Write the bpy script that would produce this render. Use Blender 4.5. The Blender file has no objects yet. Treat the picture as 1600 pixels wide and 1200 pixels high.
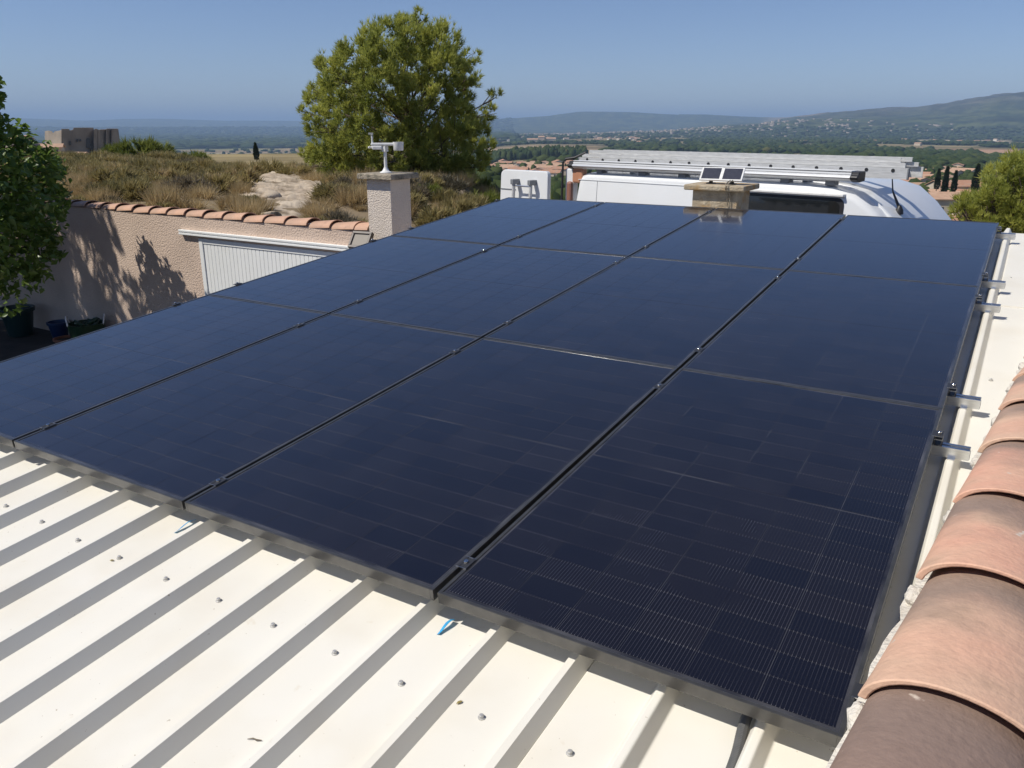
import bpy, bmesh, math, random
import numpy as np
from mathutils import Matrix, Vector, Euler

# ------------------------------------------------------------------ camera, sky, sun, exposure
SC = bpy.context.scene
COL = SC.collection
rnd = random.Random(7)
rng = np.random.default_rng(11)
CAM = np.array((4.3936, -1.5460, 1.2134))
FWD = Vector((-0.50192, 0.81042, -0.30215)); RIGHT = Vector((0.850156, 0.526530, 0.0))
UPV = RIGHT.cross(FWD)
cam_d = bpy.data.cameras.new('camera'); cam = bpy.data.objects.new('camera', cam_d); COL.objects.link(cam)
cam_d.sensor_width = 36; cam_d.lens = 28.608; cam_d.clip_start = 0.05; cam_d.clip_end = 90000
mw = Matrix.Identity(4)
for i in range(3):
    mw[i][0] = RIGHT[i]; mw[i][1] = UPV[i]; mw[i][2] = -FWD[i]; mw[i][3] = CAM[i]
cam.matrix_world = mw
SC.camera = cam

SUN = Vector((-0.53, -0.57, 1.0)).normalized()          # towards the sun
SUN_EL = math.asin(SUN.z)
SUN_AZ = math.atan2(SUN.x, SUN.y)                        # clockwise from +Y
wld = bpy.data.worlds.new('World'); SC.world = wld; wld.use_nodes = True
wn = wld.node_tree.nodes; wl = wld.node_tree.links
bg = wn['Background']; bg.inputs['Strength'].default_value = 0.061
sky = wn.new('ShaderNodeTexSky'); sky.sky_type = 'NISHITA'; sky.sun_disc = False
sky.sun_elevation = SUN_EL; sky.sun_rotation = SUN_AZ
sky.altitude = 1500; sky.air_density = 1.0; sky.dust_density = 0.35; sky.ozone_density = 2.0
tint = wn.new('ShaderNodeVectorMath'); tint.operation = 'MULTIPLY'; tint.inputs[1].default_value = (0.95, 0.98, 1.17)   # cool white balance of the whole sky
wl.new(sky.outputs[0], tint.inputs[0]); wl.new(tint.outputs[0], bg.inputs['Color'])
sun_d = bpy.data.lights.new('sun', 'SUN'); sun_d.energy = 3.4; sun_d.angle = math.radians(0.53); sun_d.color = (1.0, 0.95, 0.86)
sun = bpy.data.objects.new('sun', sun_d); COL.objects.link(sun)
sun.rotation_euler = SUN.to_track_quat('Z', 'Y').to_euler(); sun.location = (-20, -20, 40)
SC.view_settings.view_transform = 'Standard'; SC.view_settings.look = 'None'
SC.view_settings.exposure = 0.42; SC.view_settings.gamma = 1.0; SC.view_settings.use_curve_mapping = False
SC.render.engine = 'CYCLES'
SC.cycles.max_bounces = 7; SC.cycles.volume_bounces = 0; SC.cycles.transparent_max_bounces = 6
SC.cycles.use_denoising = True

# ------------------------------------------------------------------ calibrated frame helpers
F_PX = 1271.45
def ray(px, py):
    d = np.array(FWD) + np.array(RIGHT) * (px - 800) / F_PX - np.array(UPV) * (py - 600) / F_PX
    return d / math.hypot(d[0], d[1])
def at_dist(px, py, d): return CAM + ray(px, py) * d
def on_y(px, py, y):
    r = ray(px, py); return CAM + r * ((y - CAM[1]) / r[1])
def on_z(px, py, z):
    r = ray(px, py); return CAM + r * ((z - CAM[2]) / r[2])
TH = math.radians(5.616)
RX = Vector((1, 0, 0)); RY = Vector((0, math.cos(TH), math.sin(TH))); RN = Vector((0, -math.sin(TH), math.cos(TH)))
def roof(u, v, n): return RX * u + RY * v + RN * n
ROOF_M = Matrix(((1, 0, 0, 0), (0, RY.y, RN.y, 0), (0, RY.z, RN.z, 0), (0, 0, 0, 1)))

# ------------------------------------------------------------------ numpy noise
def _hash(ix, iy, seed):
    h = (ix.astype(np.int64) * 374761393 + iy.astype(np.int64) * 668265263 + seed * 1274126177) & 0x7fffffff
    h = ((h ^ (h >> 13)) * 1274126177) & 0x7fffffff
    return ((h ^ (h >> 16)) & 0xffff) / 65535.0
def vnoise(x, y, seed=0):
    x = np.asarray(x, float); y = np.asarray(y, float)
    ix = np.floor(x); iy = np.floor(y); fx = x - ix; fy = y - iy
    fx = fx * fx * (3 - 2 * fx); fy = fy * fy * (3 - 2 * fy)
    a = _hash(ix, iy, seed); b = _hash(ix + 1, iy, seed); c = _hash(ix, iy + 1, seed); d = _hash(ix + 1, iy + 1, seed)
    return (a * (1 - fx) + b * fx) * (1 - fy) + (c * (1 - fx) + d * fx) * fy
def fbm(x, y, seed=0, octv=4):
    s = 0; a = 0.5; t = 0
    for i in range(octv):
        s = s + a * vnoise(x * 2 ** i, y * 2 ** i, seed + i * 17); t += a; a *= 0.5
    return s / t
def sstep(a, b, x):
    t = np.clip((np.asarray(x, float) - a) / (b - a), 0, 1); return t * t * (3 - 2 * t)

# ------------------------------------------------------------------ materials
MATS = {}
def nmat(name):
    m = bpy.data.materials.new(name); m.use_nodes = True; MATS[name] = m
    return m, m.node_tree.nodes, m.node_tree.links, m.node_tree.nodes['Principled BSDF']
def add(nt, t, **kw):
    n = nt.new(t)
    for k, v in kw.items(): setattr(n, k, v)
    return n
def mat(name, c1, c2=None, rough=0.6, metal=0.0, scale=6.0, bump=0.0, bscale=None, spec=0.5, coat=0.0, crough=0.05, detail=6.0, lo=0.35, hi=0.65, coord='Object', stretch=None, c3=None, s3=2.0):
    m, N, L, b = nmat(name)
    b.inputs['Roughness'].default_value = rough; b.inputs['Metallic'].default_value = metal
    b.inputs['Specular IOR Level'].default_value = spec
    b.inputs['Coat Weight'].default_value = coat; b.inputs['Coat Roughness'].default_value = crough
    b.inputs['Base Color'].default_value = (*c1, 1)
    tc = add(N, 'ShaderNodeTexCoord'); src = tc.outputs[coord]
    if stretch:
        mp = add(N, 'ShaderNodeMapping'); mp.inputs['Scale'].default_value = stretch; L.new(src, mp.inputs[0]); src = mp.outputs[0]
    if c2:
        no = add(N, 'ShaderNodeTexNoise'); no.inputs['Scale'].default_value = scale; no.inputs['Detail'].default_value = detail
        L.new(src, no.inputs['Vector'])
        r = add(N, 'ShaderNodeValToRGB'); r.color_ramp.elements[0].position = lo; r.color_ramp.elements[1].position = hi
        r.color_ramp.elements[0].color = (*c1, 1); r.color_ramp.elements[1].color = (*c2, 1)
        L.new(no.outputs['Fac'], r.inputs[0]); out = r.outputs[0]
        if c3:
            n3 = add(N, 'ShaderNodeTexNoise'); n3.inputs['Scale'].default_value = s3; n3.inputs['Detail'].default_value = 5
            L.new(src, n3.inputs['Vector'])
            r3 = add(N, 'ShaderNodeValToRGB'); r3.color_ramp.elements[0].position = 0.5; r3.color_ramp.elements[1].position = 0.68
            L.new(n3.outputs['Fac'], r3.inputs[0])
            mx = add(N, 'ShaderNodeMix', data_type='RGBA'); mx.inputs['B'].default_value = (*c3, 1)
            L.new(r3.outputs[0], mx.inputs['Factor']); L.new(out, mx.inputs['A']); out = mx.outputs['Result']
        L.new(out, b.inputs['Base Color'])
    if bump:
        nb = add(N, 'ShaderNodeTexNoise'); nb.inputs['Scale'].default_value = bscale or scale * 4; nb.inputs['Detail'].default_value = 8
        L.new(src, nb.inputs['Vector'])
        bp = add(N, 'ShaderNodeBump'); bp.inputs['Strength'].default_value = bump; bp.inputs['Distance'].default_value = 0.02
        L.new(nb.outputs['Fac'], bp.inputs['Height']); L.new(bp.outputs[0], b.inputs['Normal'])
    return m
def leaf_mat(name, dark, light, warm=None, trans=0.35, rough=0.5, spec=0.3):
    """foliage: colour from a per-clump tone attribute, with some light passing through the leaf"""
    m, N, L, b = nmat(name)
    at = add(N, 'ShaderNodeAttribute'); at.attribute_name = 'rnd'
    r = add(N, 'ShaderNodeValToRGB'); r.color_ramp.elements[0].color = (*dark, 1); r.color_ramp.elements[1].color = (*light, 1)
    if warm:
        e = r.color_ramp.elements.new(0.93); e.color = (*light, 1); r.color_ramp.elements[-1].color = (*warm, 1)
    L.new(at.outputs['Fac'], r.inputs[0]); L.new(r.outputs[0], b.inputs['Base Color'])
    b.inputs['Roughness'].default_value = rough; b.inputs['Specular IOR Level'].default_value = spec
    tr = add(N, 'ShaderNodeBsdfTranslucent'); L.new(r.outputs[0], tr.inputs['Color'])
    mx = add(N, 'ShaderNodeMixShader'); mx.inputs[0].default_value = trans
    L.new(b.outputs[0], mx.inputs[1]); L.new(tr.outputs[0], mx.inputs[2])
    L.new(mx.outputs[0], N['Material Output'].inputs['Surface'])
    return m

mat('roof_paint', (0.80, 0.77, 0.69), (0.775, 0.74, 0.65), rough=0.42, scale=2.2, spec=0.4, lo=0.35, hi=0.75, bump=0.12, bscale=3.0)
def roof_specks():
    m_ = MATS['roof_paint']; N = m_.node_tree.nodes; L = m_.node_tree.links; b = N['Principled BSDF']
    src = b.inputs['Base Color'].links[0].from_socket
    tc = add(N, 'ShaderNodeTexCoord')
    for sc_, p0, p1, col, f in ((75.0, 0.735, 0.76, (0.30, 0.22, 0.13), 0.65), (17.0, 0.70, 0.82, (0.58, 0.48, 0.33), 0.55), (3.2, 0.50, 0.80, (0.70, 0.64, 0.52), 0.55)):
        n = add(N, 'ShaderNodeTexNoise'); n.inputs['Scale'].default_value = sc_; n.inputs['Detail'].default_value = 3; L.new(tc.outputs['Object'], n.inputs['Vector'])
        r = add(N, 'ShaderNodeMapRange'); r.inputs['From Min'].default_value = p0; r.inputs['From Max'].default_value = p1; r.inputs['To Max'].default_value = f; L.new(n.outputs['Fac'], r.inputs['Value'])
        mx = add(N, 'ShaderNodeMix', data_type='RGBA'); mx.inputs['B'].default_value = (*col, 1); L.new(r.outputs[0], mx.inputs['Factor']); L.new(src, mx.inputs['A']); src = mx.outputs['Result']
    L.new(src, b.inputs['Base Color'])
roof_specks()
mat('dead_leaf', (0.34, 0.30, 0.08), (0.26, 0.20, 0.07), rough=0.8, scale=80)
mat('alu', (0.72, 0.73, 0.74), (0.62, 0.63, 0.65), rough=0.28, metal=1.0, scale=30, stretch=(1, 8, 8))
mat('steel', (0.58, 0.57, 0.54), (0.44, 0.43, 0.40), rough=0.5, metal=0.5, scale=60)
mat('frame_black', (0.070, 0.068, 0.064), (0.098, 0.094, 0.087), rough=0.28, scale=20, spec=0.5, metal=0.5, coat=0.45, crough=0.12)
mat('backsheet', (0.010, 0.010, 0.014), (0.085, 0.083, 0.088), rough=0.25, scale=4.0, detail=4, lo=0.34, hi=0.68, coat=1.0, crough=0.06, spec=0.15)
MATS['backsheet'].node_tree.nodes['Principled BSDF'].inputs['Specular Tint'].default_value = (0.35, 0.65, 1.0, 1)
MATS['backsheet'].node_tree.nodes['Principled BSDF'].inputs['Coat IOR'].default_value = 1.42
mat('clamp_black', (0.03, 0.03, 0.033), rough=0.4, spec=0.6)
mat('rubber', (0.025, 0.025, 0.027), (0.045, 0.045, 0.045), rough=0.7, scale=40)
mat('conduit_grey', (0.075, 0.076, 0.075), (0.10, 0.10, 0.098), rough=0.55, scale=40)
mat('tape_blue', (0.03, 0.30, 0.62), (0.04, 0.38, 0.70), rough=0.5, scale=60)
mat('wall_render', (0.70, 0.545, 0.435), (0.62, 0.475, 0.375), rough=0.92, scale=1.1, bump=0.9, bscale=40, c3=(0.53, 0.41, 0.325), s3=0.8, detail=9)
mat('chimney_render', (0.72, 0.63, 0.54), (0.65, 0.56, 0.47), rough=0.92, scale=3, bump=0.9, bscale=60)
mat('house_wall', (0.56, 0.46, 0.36), (0.50, 0.41, 0.32), rough=0.9, scale=3, bump=0.5)
mat('mortar', (0.74, 0.69, 0.60), (0.62, 0.56, 0.47), rough=0.95, scale=14, bump=0.6, bscale=90)
mat('concrete_cap', (0.40, 0.34, 0.26), (0.24, 0.21, 0.16), rough=0.95, scale=9, bump=0.7, bscale=50, c3=(0.13, 0.12, 0.09), s3=14)
mat('stone_cap', (0.50, 0.42, 0.30), (0.36, 0.29, 0.20), rough=0.95, scale=12, bump=0.7, bscale=50, c3=(0.42, 0.26, 0.11), s3=7)
mat('white_pvc', (0.88, 0.885, 0.86), (0.85, 0.855, 0.83), rough=0.45, scale=4)
mat('plastic_white', (0.78, 0.78, 0.76), (0.68, 0.67, 0.64), rough=0.5, scale=20)
mat('plastic_grey', (0.22, 0.23, 0.24), rough=0.5)
mat('lamp_glass', (0.34, 0.31, 0.265), rough=0.75, spec=0.15)
mat('lamp_body', (0.085, 0.062, 0.048), (0.06, 0.045, 0.036), rough=0.5, scale=20)
mat('mini_cells', (0.035, 0.036, 0.05), (0.05, 0.05, 0.065), rough=0.35, scale=40, coat=0.8, crough=0.15)
mat('van_paint', (0.80, 0.81, 0.81), (0.76, 0.765, 0.75), rough=0.3, coat=0.6, crough=0.05, scale=1.5, lo=0.3, hi=0.8)
mat('van_glass', (0.012, 0.014, 0.016), rough=0.06, spec=0.7, coat=0.5)
mat('black_plastic', (0.02, 0.02, 0.022), rough=0.45)
mat('lens_orange', (0.50, 0.24, 0.14), rough=0.4, coat=0.2)
mat('lens_red', (0.30, 0.14, 0.10), rough=0.4, coat=0.2)
mat('chrome', (0.7, 0.71, 0.72), rough=0.12, metal=1.0)
mat('awning_silver', (0.62, 0.63, 0.64), rough=0.40, metal=0.45)
mat('awning_white', (0.78, 0.79, 0.79), rough=0.35)
mat('ladder_alu', (0.68, 0.675, 0.655), (0.56, 0.555, 0.535), rough=0.5, metal=0.35, scale=10, stretch=(1, 6, 6))
mat('bark', (0.16, 0.12, 0.09), (0.09, 0.065, 0.05), rough=0.95, scale=8, bump=1.0, bscale=16, stretch=(1, 1, 0.3))
mat('twig', (0.17, 0.14, 0.10), rough=0.95)
mat('yard_soil', (0.055, 0.042, 0.030), (0.035, 0.028, 0.020), rough=0.95, scale=3, bump=0.5)  # soil darkened to carry the yard's deep shade in its colour
mat('terracotta_pot', (0.25, 0.10, 0.05), (0.20, 0.08, 0.04), rough=0.8, scale=12)  # yard pots and tubs: deep shade worked into these dark colours
mat('green_plastic', (0.012, 0.038, 0.015), (0.02, 0.05, 0.02), rough=0.4, scale=20)
mat('teal_plastic', (0.010, 0.035, 0.035), rough=0.4)
mat('blue_plastic', (0.010, 0.03, 0.09), rough=0.4)
mat('limestone', (0.54, 0.45, 0.34), (0.36, 0.28, 0.20), rough=0.95, scale=1.2, bump=1.0, bscale=7, c3=(0.20, 0.15, 0.095), s3=2.2)
mat('roof_terracotta', (0.46, 0.25, 0.155), (0.38, 0.20, 0.125), rough=0.85, scale=0.8, c3=(0.36, 0.25, 0.18), s3=0.35)
mat('roof_terracotta_pale', (0.50, 0.33, 0.22), (0.42, 0.26, 0.17), rough=0.85, scale=0.8)
mat('plaster_cream', (0.60, 0.51, 0.39), (0.54, 0.45, 0.34), rough=0.9, scale=0.5)
mat('plaster_pale', (0.66, 0.60, 0.50), rough=0.9)
mat('far_window', (0.05, 0.055, 0.06), rough=0.2)
mat('castle_stone', (0.37, 0.31, 0.245), (0.25, 0.21, 0.17), rough=0.95, scale=0.16, bump=0.6, bscale=0.6, c3=(0.20, 0.17, 0.14), s3=0.09)

def clay_tile_mat(name, base, base2, stain, amt):
    """fired clay: colour drifts along the tile, the upper end is weathered grey-brown"""
    m, N, L, b = nmat(name)
    b.inputs['Roughness'].default_value = 0.62; b.inputs['Specular IOR Level'].default_value = 0.35
    tc = add(N, 'ShaderNodeTexCoord'); oi = add(N, 'ShaderNodeObjectInfo')
    vm = add(N, 'ShaderNodeVectorMath', operation='ADD')
    mul = add(N, 'ShaderNodeVectorMath', operation='SCALE'); mul.inputs['Scale'].default_value = 9.0
    cmb = add(N, 'ShaderNodeCombineXYZ'); L.new(oi.outputs['Random'], cmb.inputs[0]); L.new(oi.outputs['Random'], cmb.inputs[1]); L.new(cmb.outputs[0], mul.inputs[0])
    L.new(tc.outputs['Object'], vm.inputs[0]); L.new(mul.outputs[0], vm.inputs[1])
    n1 = add(N, 'ShaderNodeTexNoise'); n1.inputs['Scale'].default_value = 5.5; n1.inputs['Detail'].default_value = 3; L.new(vm.outputs[0], n1.inputs['Vector'])
    r1 = add(N, 'ShaderNodeValToRGB'); r1.color_ramp.elements[0].position = 0.3; r1.color_ramp.elements[1].position = 0.7
    r1.color_ramp.elements[0].color = (*base, 1); r1.color_ramp.elements[1].color = (*base2, 1); L.new(n1.outputs['Fac'], r1.inputs[0])
    sx = add(N, 'ShaderNodeSeparateXYZ'); L.new(tc.outputs['Object'], sx.inputs[0])
    n2 = add(N, 'ShaderNodeTexNoise'); n2.inputs['Scale'].default_value = 7.0; n2.inputs['Detail'].default_value = 4; L.new(vm.outputs[0], n2.inputs['Vector'])
    ma = add(N, 'ShaderNodeMath', operation='MULTIPLY_ADD'); ma.inputs[1].default_value = 0.30; L.new(n2.outputs['Fac'], ma.inputs[0]); L.new(sx.outputs['Y'], ma.inputs[2])
    mr = add(N, 'ShaderNodeMapRange'); mr.inputs['From Min'].default_value = 0.30; mr.inputs['From Max'].default_value = 0.44
    L.new(ma.outputs[0], mr.inputs['Value'])
    mm = add(N, 'ShaderNodeMath', operation='MULTIPLY'); mm.inputs[1].default_value = amt; L.new(mr.outputs[0], mm.inputs[0])
    mx = add(N, 'ShaderNodeMix', data_type='RGBA'); mx.inputs['B'].default_value = (*stain, 1)
    L.new(mm.outputs[0], mx.inputs['Factor']); L.new(r1.outputs[0], mx.inputs['A'])
    # sandy grain and soot-dark flecks of lichen
    n4 = add(N, 'ShaderNodeTexNoise'); n4.inputs['Scale'].default_value = 42; n4.inputs['Detail'].default_value = 8; n4.inputs['Roughness'].default_value = 0.7; L.new(vm.outputs[0], n4.inputs['Vector'])
    r4 = add(N, 'ShaderNodeMapRange'); r4.inputs['From Min'].default_value = 0.3; r4.inputs['From Max'].default_value = 0.7; r4.inputs['To Min'].default_value = 0.91; r4.inputs['To Max'].default_value = 1.07; L.new(n4.outputs['Fac'], r4.inputs['Value'])
    n5 = add(N, 'ShaderNodeTexNoise'); n5.inputs['Scale'].default_value = 11; n5.inputs['Detail'].default_value = 7; L.new(vm.outputs[0], n5.inputs['Vector'])
    r5 = add(N, 'ShaderNodeMapRange'); r5.inputs['From Min'].default_value = 0.58; r5.inputs['From Max'].default_value = 0.72; r5.inputs['To Min'].default_value = 1.0; r5.inputs['To Max'].default_value = 0.84; L.new(n5.outputs['Fac'], r5.inputs['Value'])
    pm = add(N, 'ShaderNodeMath', operation='MULTIPLY'); L.new(r4.outputs[0], pm.inputs[0]); L.new(r5.outputs[0], pm.inputs[1])
    gv = add(N, 'ShaderNodeVectorMath', operation='SCALE'); L.new(mx.outputs['Result'], gv.inputs[0]); L.new(pm.outputs[0], gv.inputs['Scale'])
    # lime splashes
    n3 = add(N, 'ShaderNodeTexNoise'); n3.inputs['Scale'].default_value = 26; n3.inputs['Detail'].default_value = 5; L.new(vm.outputs[0], n3.inputs['Vector'])
    r3 = add(N, 'ShaderNodeValToRGB'); r3.color_ramp.elements[0].position = 0.70; r3.color_ramp.elements[1].position = 0.74; L.new(n3.outputs['Fac'], r3.inputs[0])
    m3 = add(N, 'ShaderNodeMix', data_type='RGBA'); m3.inputs['B'].default_value = (0.62, 0.53, 0.44, 1)
    L.new(r3.outputs[0], m3.inputs['Factor']); L.new(gv.outputs[0], m3.inputs['A']); L.new(m3.outputs['Result'], b.inputs['Base Color'])
    nb = add(N, 'ShaderNodeTexNoise'); nb.inputs['Scale'].default_value = 90; nb.inputs['Detail'].default_value = 6; L.new(vm.outputs[0], nb.inputs['Vector'])
    bp = add(N, 'ShaderNodeBump'); bp.inputs['Strength'].default_value = 0.5; bp.inputs['Distance'].default_value = 0.004
    L.new(nb.outputs['Fac'], bp.inputs['Height']); L.new(bp.outputs[0], b.inputs['Normal'])
    return m
clay_tile_mat('clay_tile', (0.69, 0.37, 0.255), (0.65, 0.44, 0.30), (0.26, 0.19, 0.15), 0.92)
clay_tile_mat('clay_tile_tan', (0.67, 0.39, 0.27), (0.65, 0.45, 0.31), (0.30, 0.215, 0.165), 0.95)
clay_tile_mat('clay_tile_brown', (0.34, 0.235, 0.18), (0.28, 0.19, 0.15), (0.22, 0.16, 0.13), 0.6)
clay_tile_mat('clay_coping', (0.60, 0.36, 0.24), (0.52, 0.32, 0.22), (0.40, 0.27, 0.19), 0.5)

def cell_mat():
    """half-cut silicon cell behind glass: fine bright wires along the cell, solder dashes at both ends"""
    m, N, L, b = nmat('solar_cell')
    tc = add(N, 'ShaderNodeTexCoord'); sx = add(N, 'ShaderNodeSeparateXYZ'); L.new(tc.outputs['UV'], sx.inputs[0])
    def math_(op, a=None, bb=None, v1=None):
        n = add(N, 'ShaderNodeMath', operation=op)
        if a is not None: L.new(a, n.inputs[0])
        if bb is not None: L.new(bb, n.inputs[1])
        elif v1 is not None: n.inputs[1].default_value = v1
        return n.outputs[0]
    fx = math_('FRACT', math_('MULTIPLY', sx.outputs['X'], v1=18.0))
    wire = math_('LESS_THAN', math_('ABSOLUTE', math_('SUBTRACT', fx, v1=0.5)), v1=0.075)
    ed = math_('ABSOLUTE', math_('SUBTRACT', sx.outputs['Y'], v1=0.5))
    end = math_('GREATER_THAN', ed, v1=0.46)
    oi = add(N, 'ShaderNodeObjectInfo')
    # uneven glint painted into the wire colour: broken by a slow noise across the array and cell by cell
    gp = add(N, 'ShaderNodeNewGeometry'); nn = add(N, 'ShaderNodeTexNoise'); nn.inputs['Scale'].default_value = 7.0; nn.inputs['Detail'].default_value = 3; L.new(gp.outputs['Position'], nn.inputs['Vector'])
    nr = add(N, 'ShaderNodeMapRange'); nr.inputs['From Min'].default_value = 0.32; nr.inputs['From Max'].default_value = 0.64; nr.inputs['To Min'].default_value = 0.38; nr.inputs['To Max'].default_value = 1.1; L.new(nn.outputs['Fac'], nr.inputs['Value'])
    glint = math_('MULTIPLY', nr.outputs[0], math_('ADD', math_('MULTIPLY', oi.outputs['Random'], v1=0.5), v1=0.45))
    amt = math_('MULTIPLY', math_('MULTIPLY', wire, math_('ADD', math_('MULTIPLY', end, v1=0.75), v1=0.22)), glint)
    r = add(N, 'ShaderNodeValToRGB'); r.color_ramp.elements[0].color = (0.0062, 0.0062, 0.0105, 1); r.color_ramp.elements[1].color = (0.0105, 0.0093, 0.0125, 1)
    L.new(oi.outputs['Random'], r.inputs[0])
    mx = add(N, 'ShaderNodeMix', data_type='RGBA'); mx.inputs['B'].default_value = (0.17, 0.165, 0.175, 1)
    L.new(amt, mx.inputs['Factor']); L.new(r.outputs[0], mx.inputs['A']); L.new(mx.outputs['Result'], b.inputs['Base Color'])
    b.inputs['Roughness'].default_value = 0.22; b.inputs['Specular IOR Level'].default_value = 0.20; b.inputs['Specular Tint'].default_value = (0.35, 0.62, 1.0, 1)
    b.inputs['Coat Weight'].default_value = 1.0; b.inputs['Coat Roughness'].default_value = 0.06; b.inputs['Coat IOR'].default_value = 1.42
    # a film of dust: the gloss is not even
    dn = add(N, 'ShaderNodeTexNoise'); dn.inputs['Scale'].default_value = 2.6; dn.inputs['Detail'].default_value = 6; L.new(gp.outputs['Position'], dn.inputs['Vector'])
    dm = add(N, 'ShaderNodeMapRange'); dm.inputs['From Min'].default_value = 0.3; dm.inputs['From Max'].default_value = 0.7; dm.inputs['To Min'].default_value = 0.035; dm.inputs['To Max'].default_value = 0.11
    L.new(dn.outputs['Fac'], dm.inputs['Value']); L.new(dm.outputs[0], b.inputs['Coat Roughness'])
    return m
cell_mat()

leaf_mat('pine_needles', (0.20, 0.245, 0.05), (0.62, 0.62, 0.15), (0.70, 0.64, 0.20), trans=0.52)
leaf_mat('broad_leaves', (0.055, 0.120, 0.022), (0.21, 0.30, 0.06), (0.40, 0.44, 0.15), trans=0.42, rough=0.38, spec=0.5)
leaf_mat('scrub_leaves', (0.18, 0.160, 0.062), (0.42, 0.34, 0.145), (0.50, 0.38, 0.20), trans=0.32)
leaf_mat('dry_grass', (0.38, 0.28, 0.14), (0.62, 0.48, 0.26), (0.70, 0.56, 0.34), trans=0.38)
leaf_mat('green_shrub', (0.10, 0.135, 0.028), (0.27, 0.29, 0.06), trans=0.35)
leaf_mat('grey_shrub', (0.13, 0.115, 0.075), (0.27, 0.22, 0.145), trans=0.2)
leaf_mat('cypress_leaves', (0.018, 0.032, 0.014), (0.045, 0.065, 0.025), trans=0.1)
leaf_mat('far_trees', (0.022, 0.040, 0.014), (0.062, 0.078, 0.024), (0.09, 0.088, 0.032), trans=0.0, rough=0.9, spec=0.1)

# ------------------------------------------------------------------ mesh helpers
def link(o, parent=None, loc=None, rot=None):
    COL.objects.link(o)
    if parent is not None: o.parent = parent
    if loc is not None: o.location = loc
    if rot is not None: o.rotation_euler = rot
    return o
def tag(o, label=None, cat=None, group=None, kind=None):
    if label: o['label'] = label
    if cat: o['category'] = cat
    if group: o['group'] = group
    if kind: o['kind'] = kind
    return o
def empty(name, loc=(0, 0, 0), label=None, cat=None, group=None, rotz=0.0, matrix=None):
    o = bpy.data.objects.new(name, None); COL.objects.link(o)
    o.empty_display_size = 0.2
    if matrix is not None: o.matrix_world = matrix
    else: o.location = loc; o.rotation_euler = (0, 0, rotz)
    return tag(o, label, cat, group)

class MB:
    """collects shapes, builds ONE mesh object"""
    def __init__(s): s.v = []; s.f = []
    def face(s, pts):
        n = len(s.v); s.v += [tuple(p) for p in pts]; s.f.append(tuple(range(n, n + len(pts)))); return s
    def raw(s, vs, fs):
        n = len(s.v); s.v += [tuple(p) for p in vs]; s.f += [tuple(i + n for i in f) for f in fs]; return s
    def box(s, x0, x1, y0, y1, z0, z1, M=None):
        P = [(x, y, z) for z in (z0, z1) for (x, y) in ((x0, y0), (x1, y0), (x1, y1), (x0, y1))]
        if M is not None: P = [M @ Vector(p) for p in P]
        return s.raw(P, [(3, 2, 1, 0), (4, 5, 6, 7), (0, 1, 5, 4), (1, 2, 6, 5), (2, 3, 7, 6), (3, 0, 4, 7)])
    def tube(s, path, r, n=8, cap=True):
        path = [Vector(p) for p in path]; rs = r if isinstance(r, (list, tuple)) else [r] * len(path)
        vs = []; fs = []
        for i, p in enumerate(path):
            t = (path[min(i + 1, len(path) - 1)] - path[max(i - 1, 0)]).normalized()
            a = Vector((0, 0, 1)) if abs(t.z) < 0.9 else Vector((1, 0, 0))
            x = t.cross(a).normalized(); y = t.cross(x)
            for k in range(n):
                an = 2 * math.pi * k / n; vs.append(p + (x * math.cos(an) + y * math.sin(an)) * rs[i])
        for i in range(len(path) - 1):
            for k in range(n):
                fs.append((i * n + k, i * n + (k + 1) % n, (i + 1) * n + (k + 1) % n, (i + 1) * n + k))
        if cap: fs.append(tuple(range(n))); fs.append(tuple(range((len(path) - 1) * n, len(path) * n)))
        return s.raw(vs, fs)
    def lathe(s, prof, c=(0, 0, 0), n=16):
        vs = []; fs = []
        for r, z in prof:
            for k in range(n):
                a = 2 * math.pi * k / n; vs.append((c[0] + r * math.cos(a), c[1] + r * math.sin(a), c[2] + z))
        for i in range(len(prof) - 1):
            for k in range(n): fs.append((i * n + k, i * n + (k + 1) % n, (i + 1) * n + (k + 1) % n, (i + 1) * n + k))
        fs.append(tuple(range(n))[::-1]); fs.append(tuple(range((len(prof) - 1) * n, len(prof) * n)))
        return s.raw(vs, fs)
    def loft(s, rings, close=True, caps=True):
        n = len(rings[0]); vs = [p for r in rings for p in r]; fs = []
        for i in range(len(rings) - 1):
            for k in range(n if close else n - 1):
                fs.append((i * n + k, i * n + (k + 1) % n, (i + 1) * n + (k + 1) % n, (i + 1) * n + k))
        if caps and close: fs.append(tuple(range(n))[::-1]); fs.append(tuple(range((len(rings) - 1) * n, len(rings) * n)))
        return s.raw(vs, fs)
    def mesh(s, name):
        me = bpy.data.meshes.new(name); me.from_pydata(s.v, [], s.f); me.update()
        bm = bmesh.new(); bm.from_mesh(me); bmesh.ops.recalc_face_normals(bm, faces=bm.faces); bm.to_mesh(me); bm.free()
        return me
    def build(s, name, m, parent=None, bevel=0.0, smooth=False, loc=None, seg=2):
        me = s.mesh(name); me.materials.append(MATS[m])
        o = bpy.data.objects.new(name, me); link(o, parent, loc)
        if smooth:
            me.polygons.foreach_set('use_smooth', [True] * len(me.polygons))
            try: me.set_sharp_from_angle(angle=math.radians(38))
            except Exception: pass
        if bevel:
            b = o.modifiers.new('bevel', 'BEVEL'); b.width = bevel; b.segments = seg; b.limit_method = 'ANGLE'; b.harden_normals = False
        return o
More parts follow.
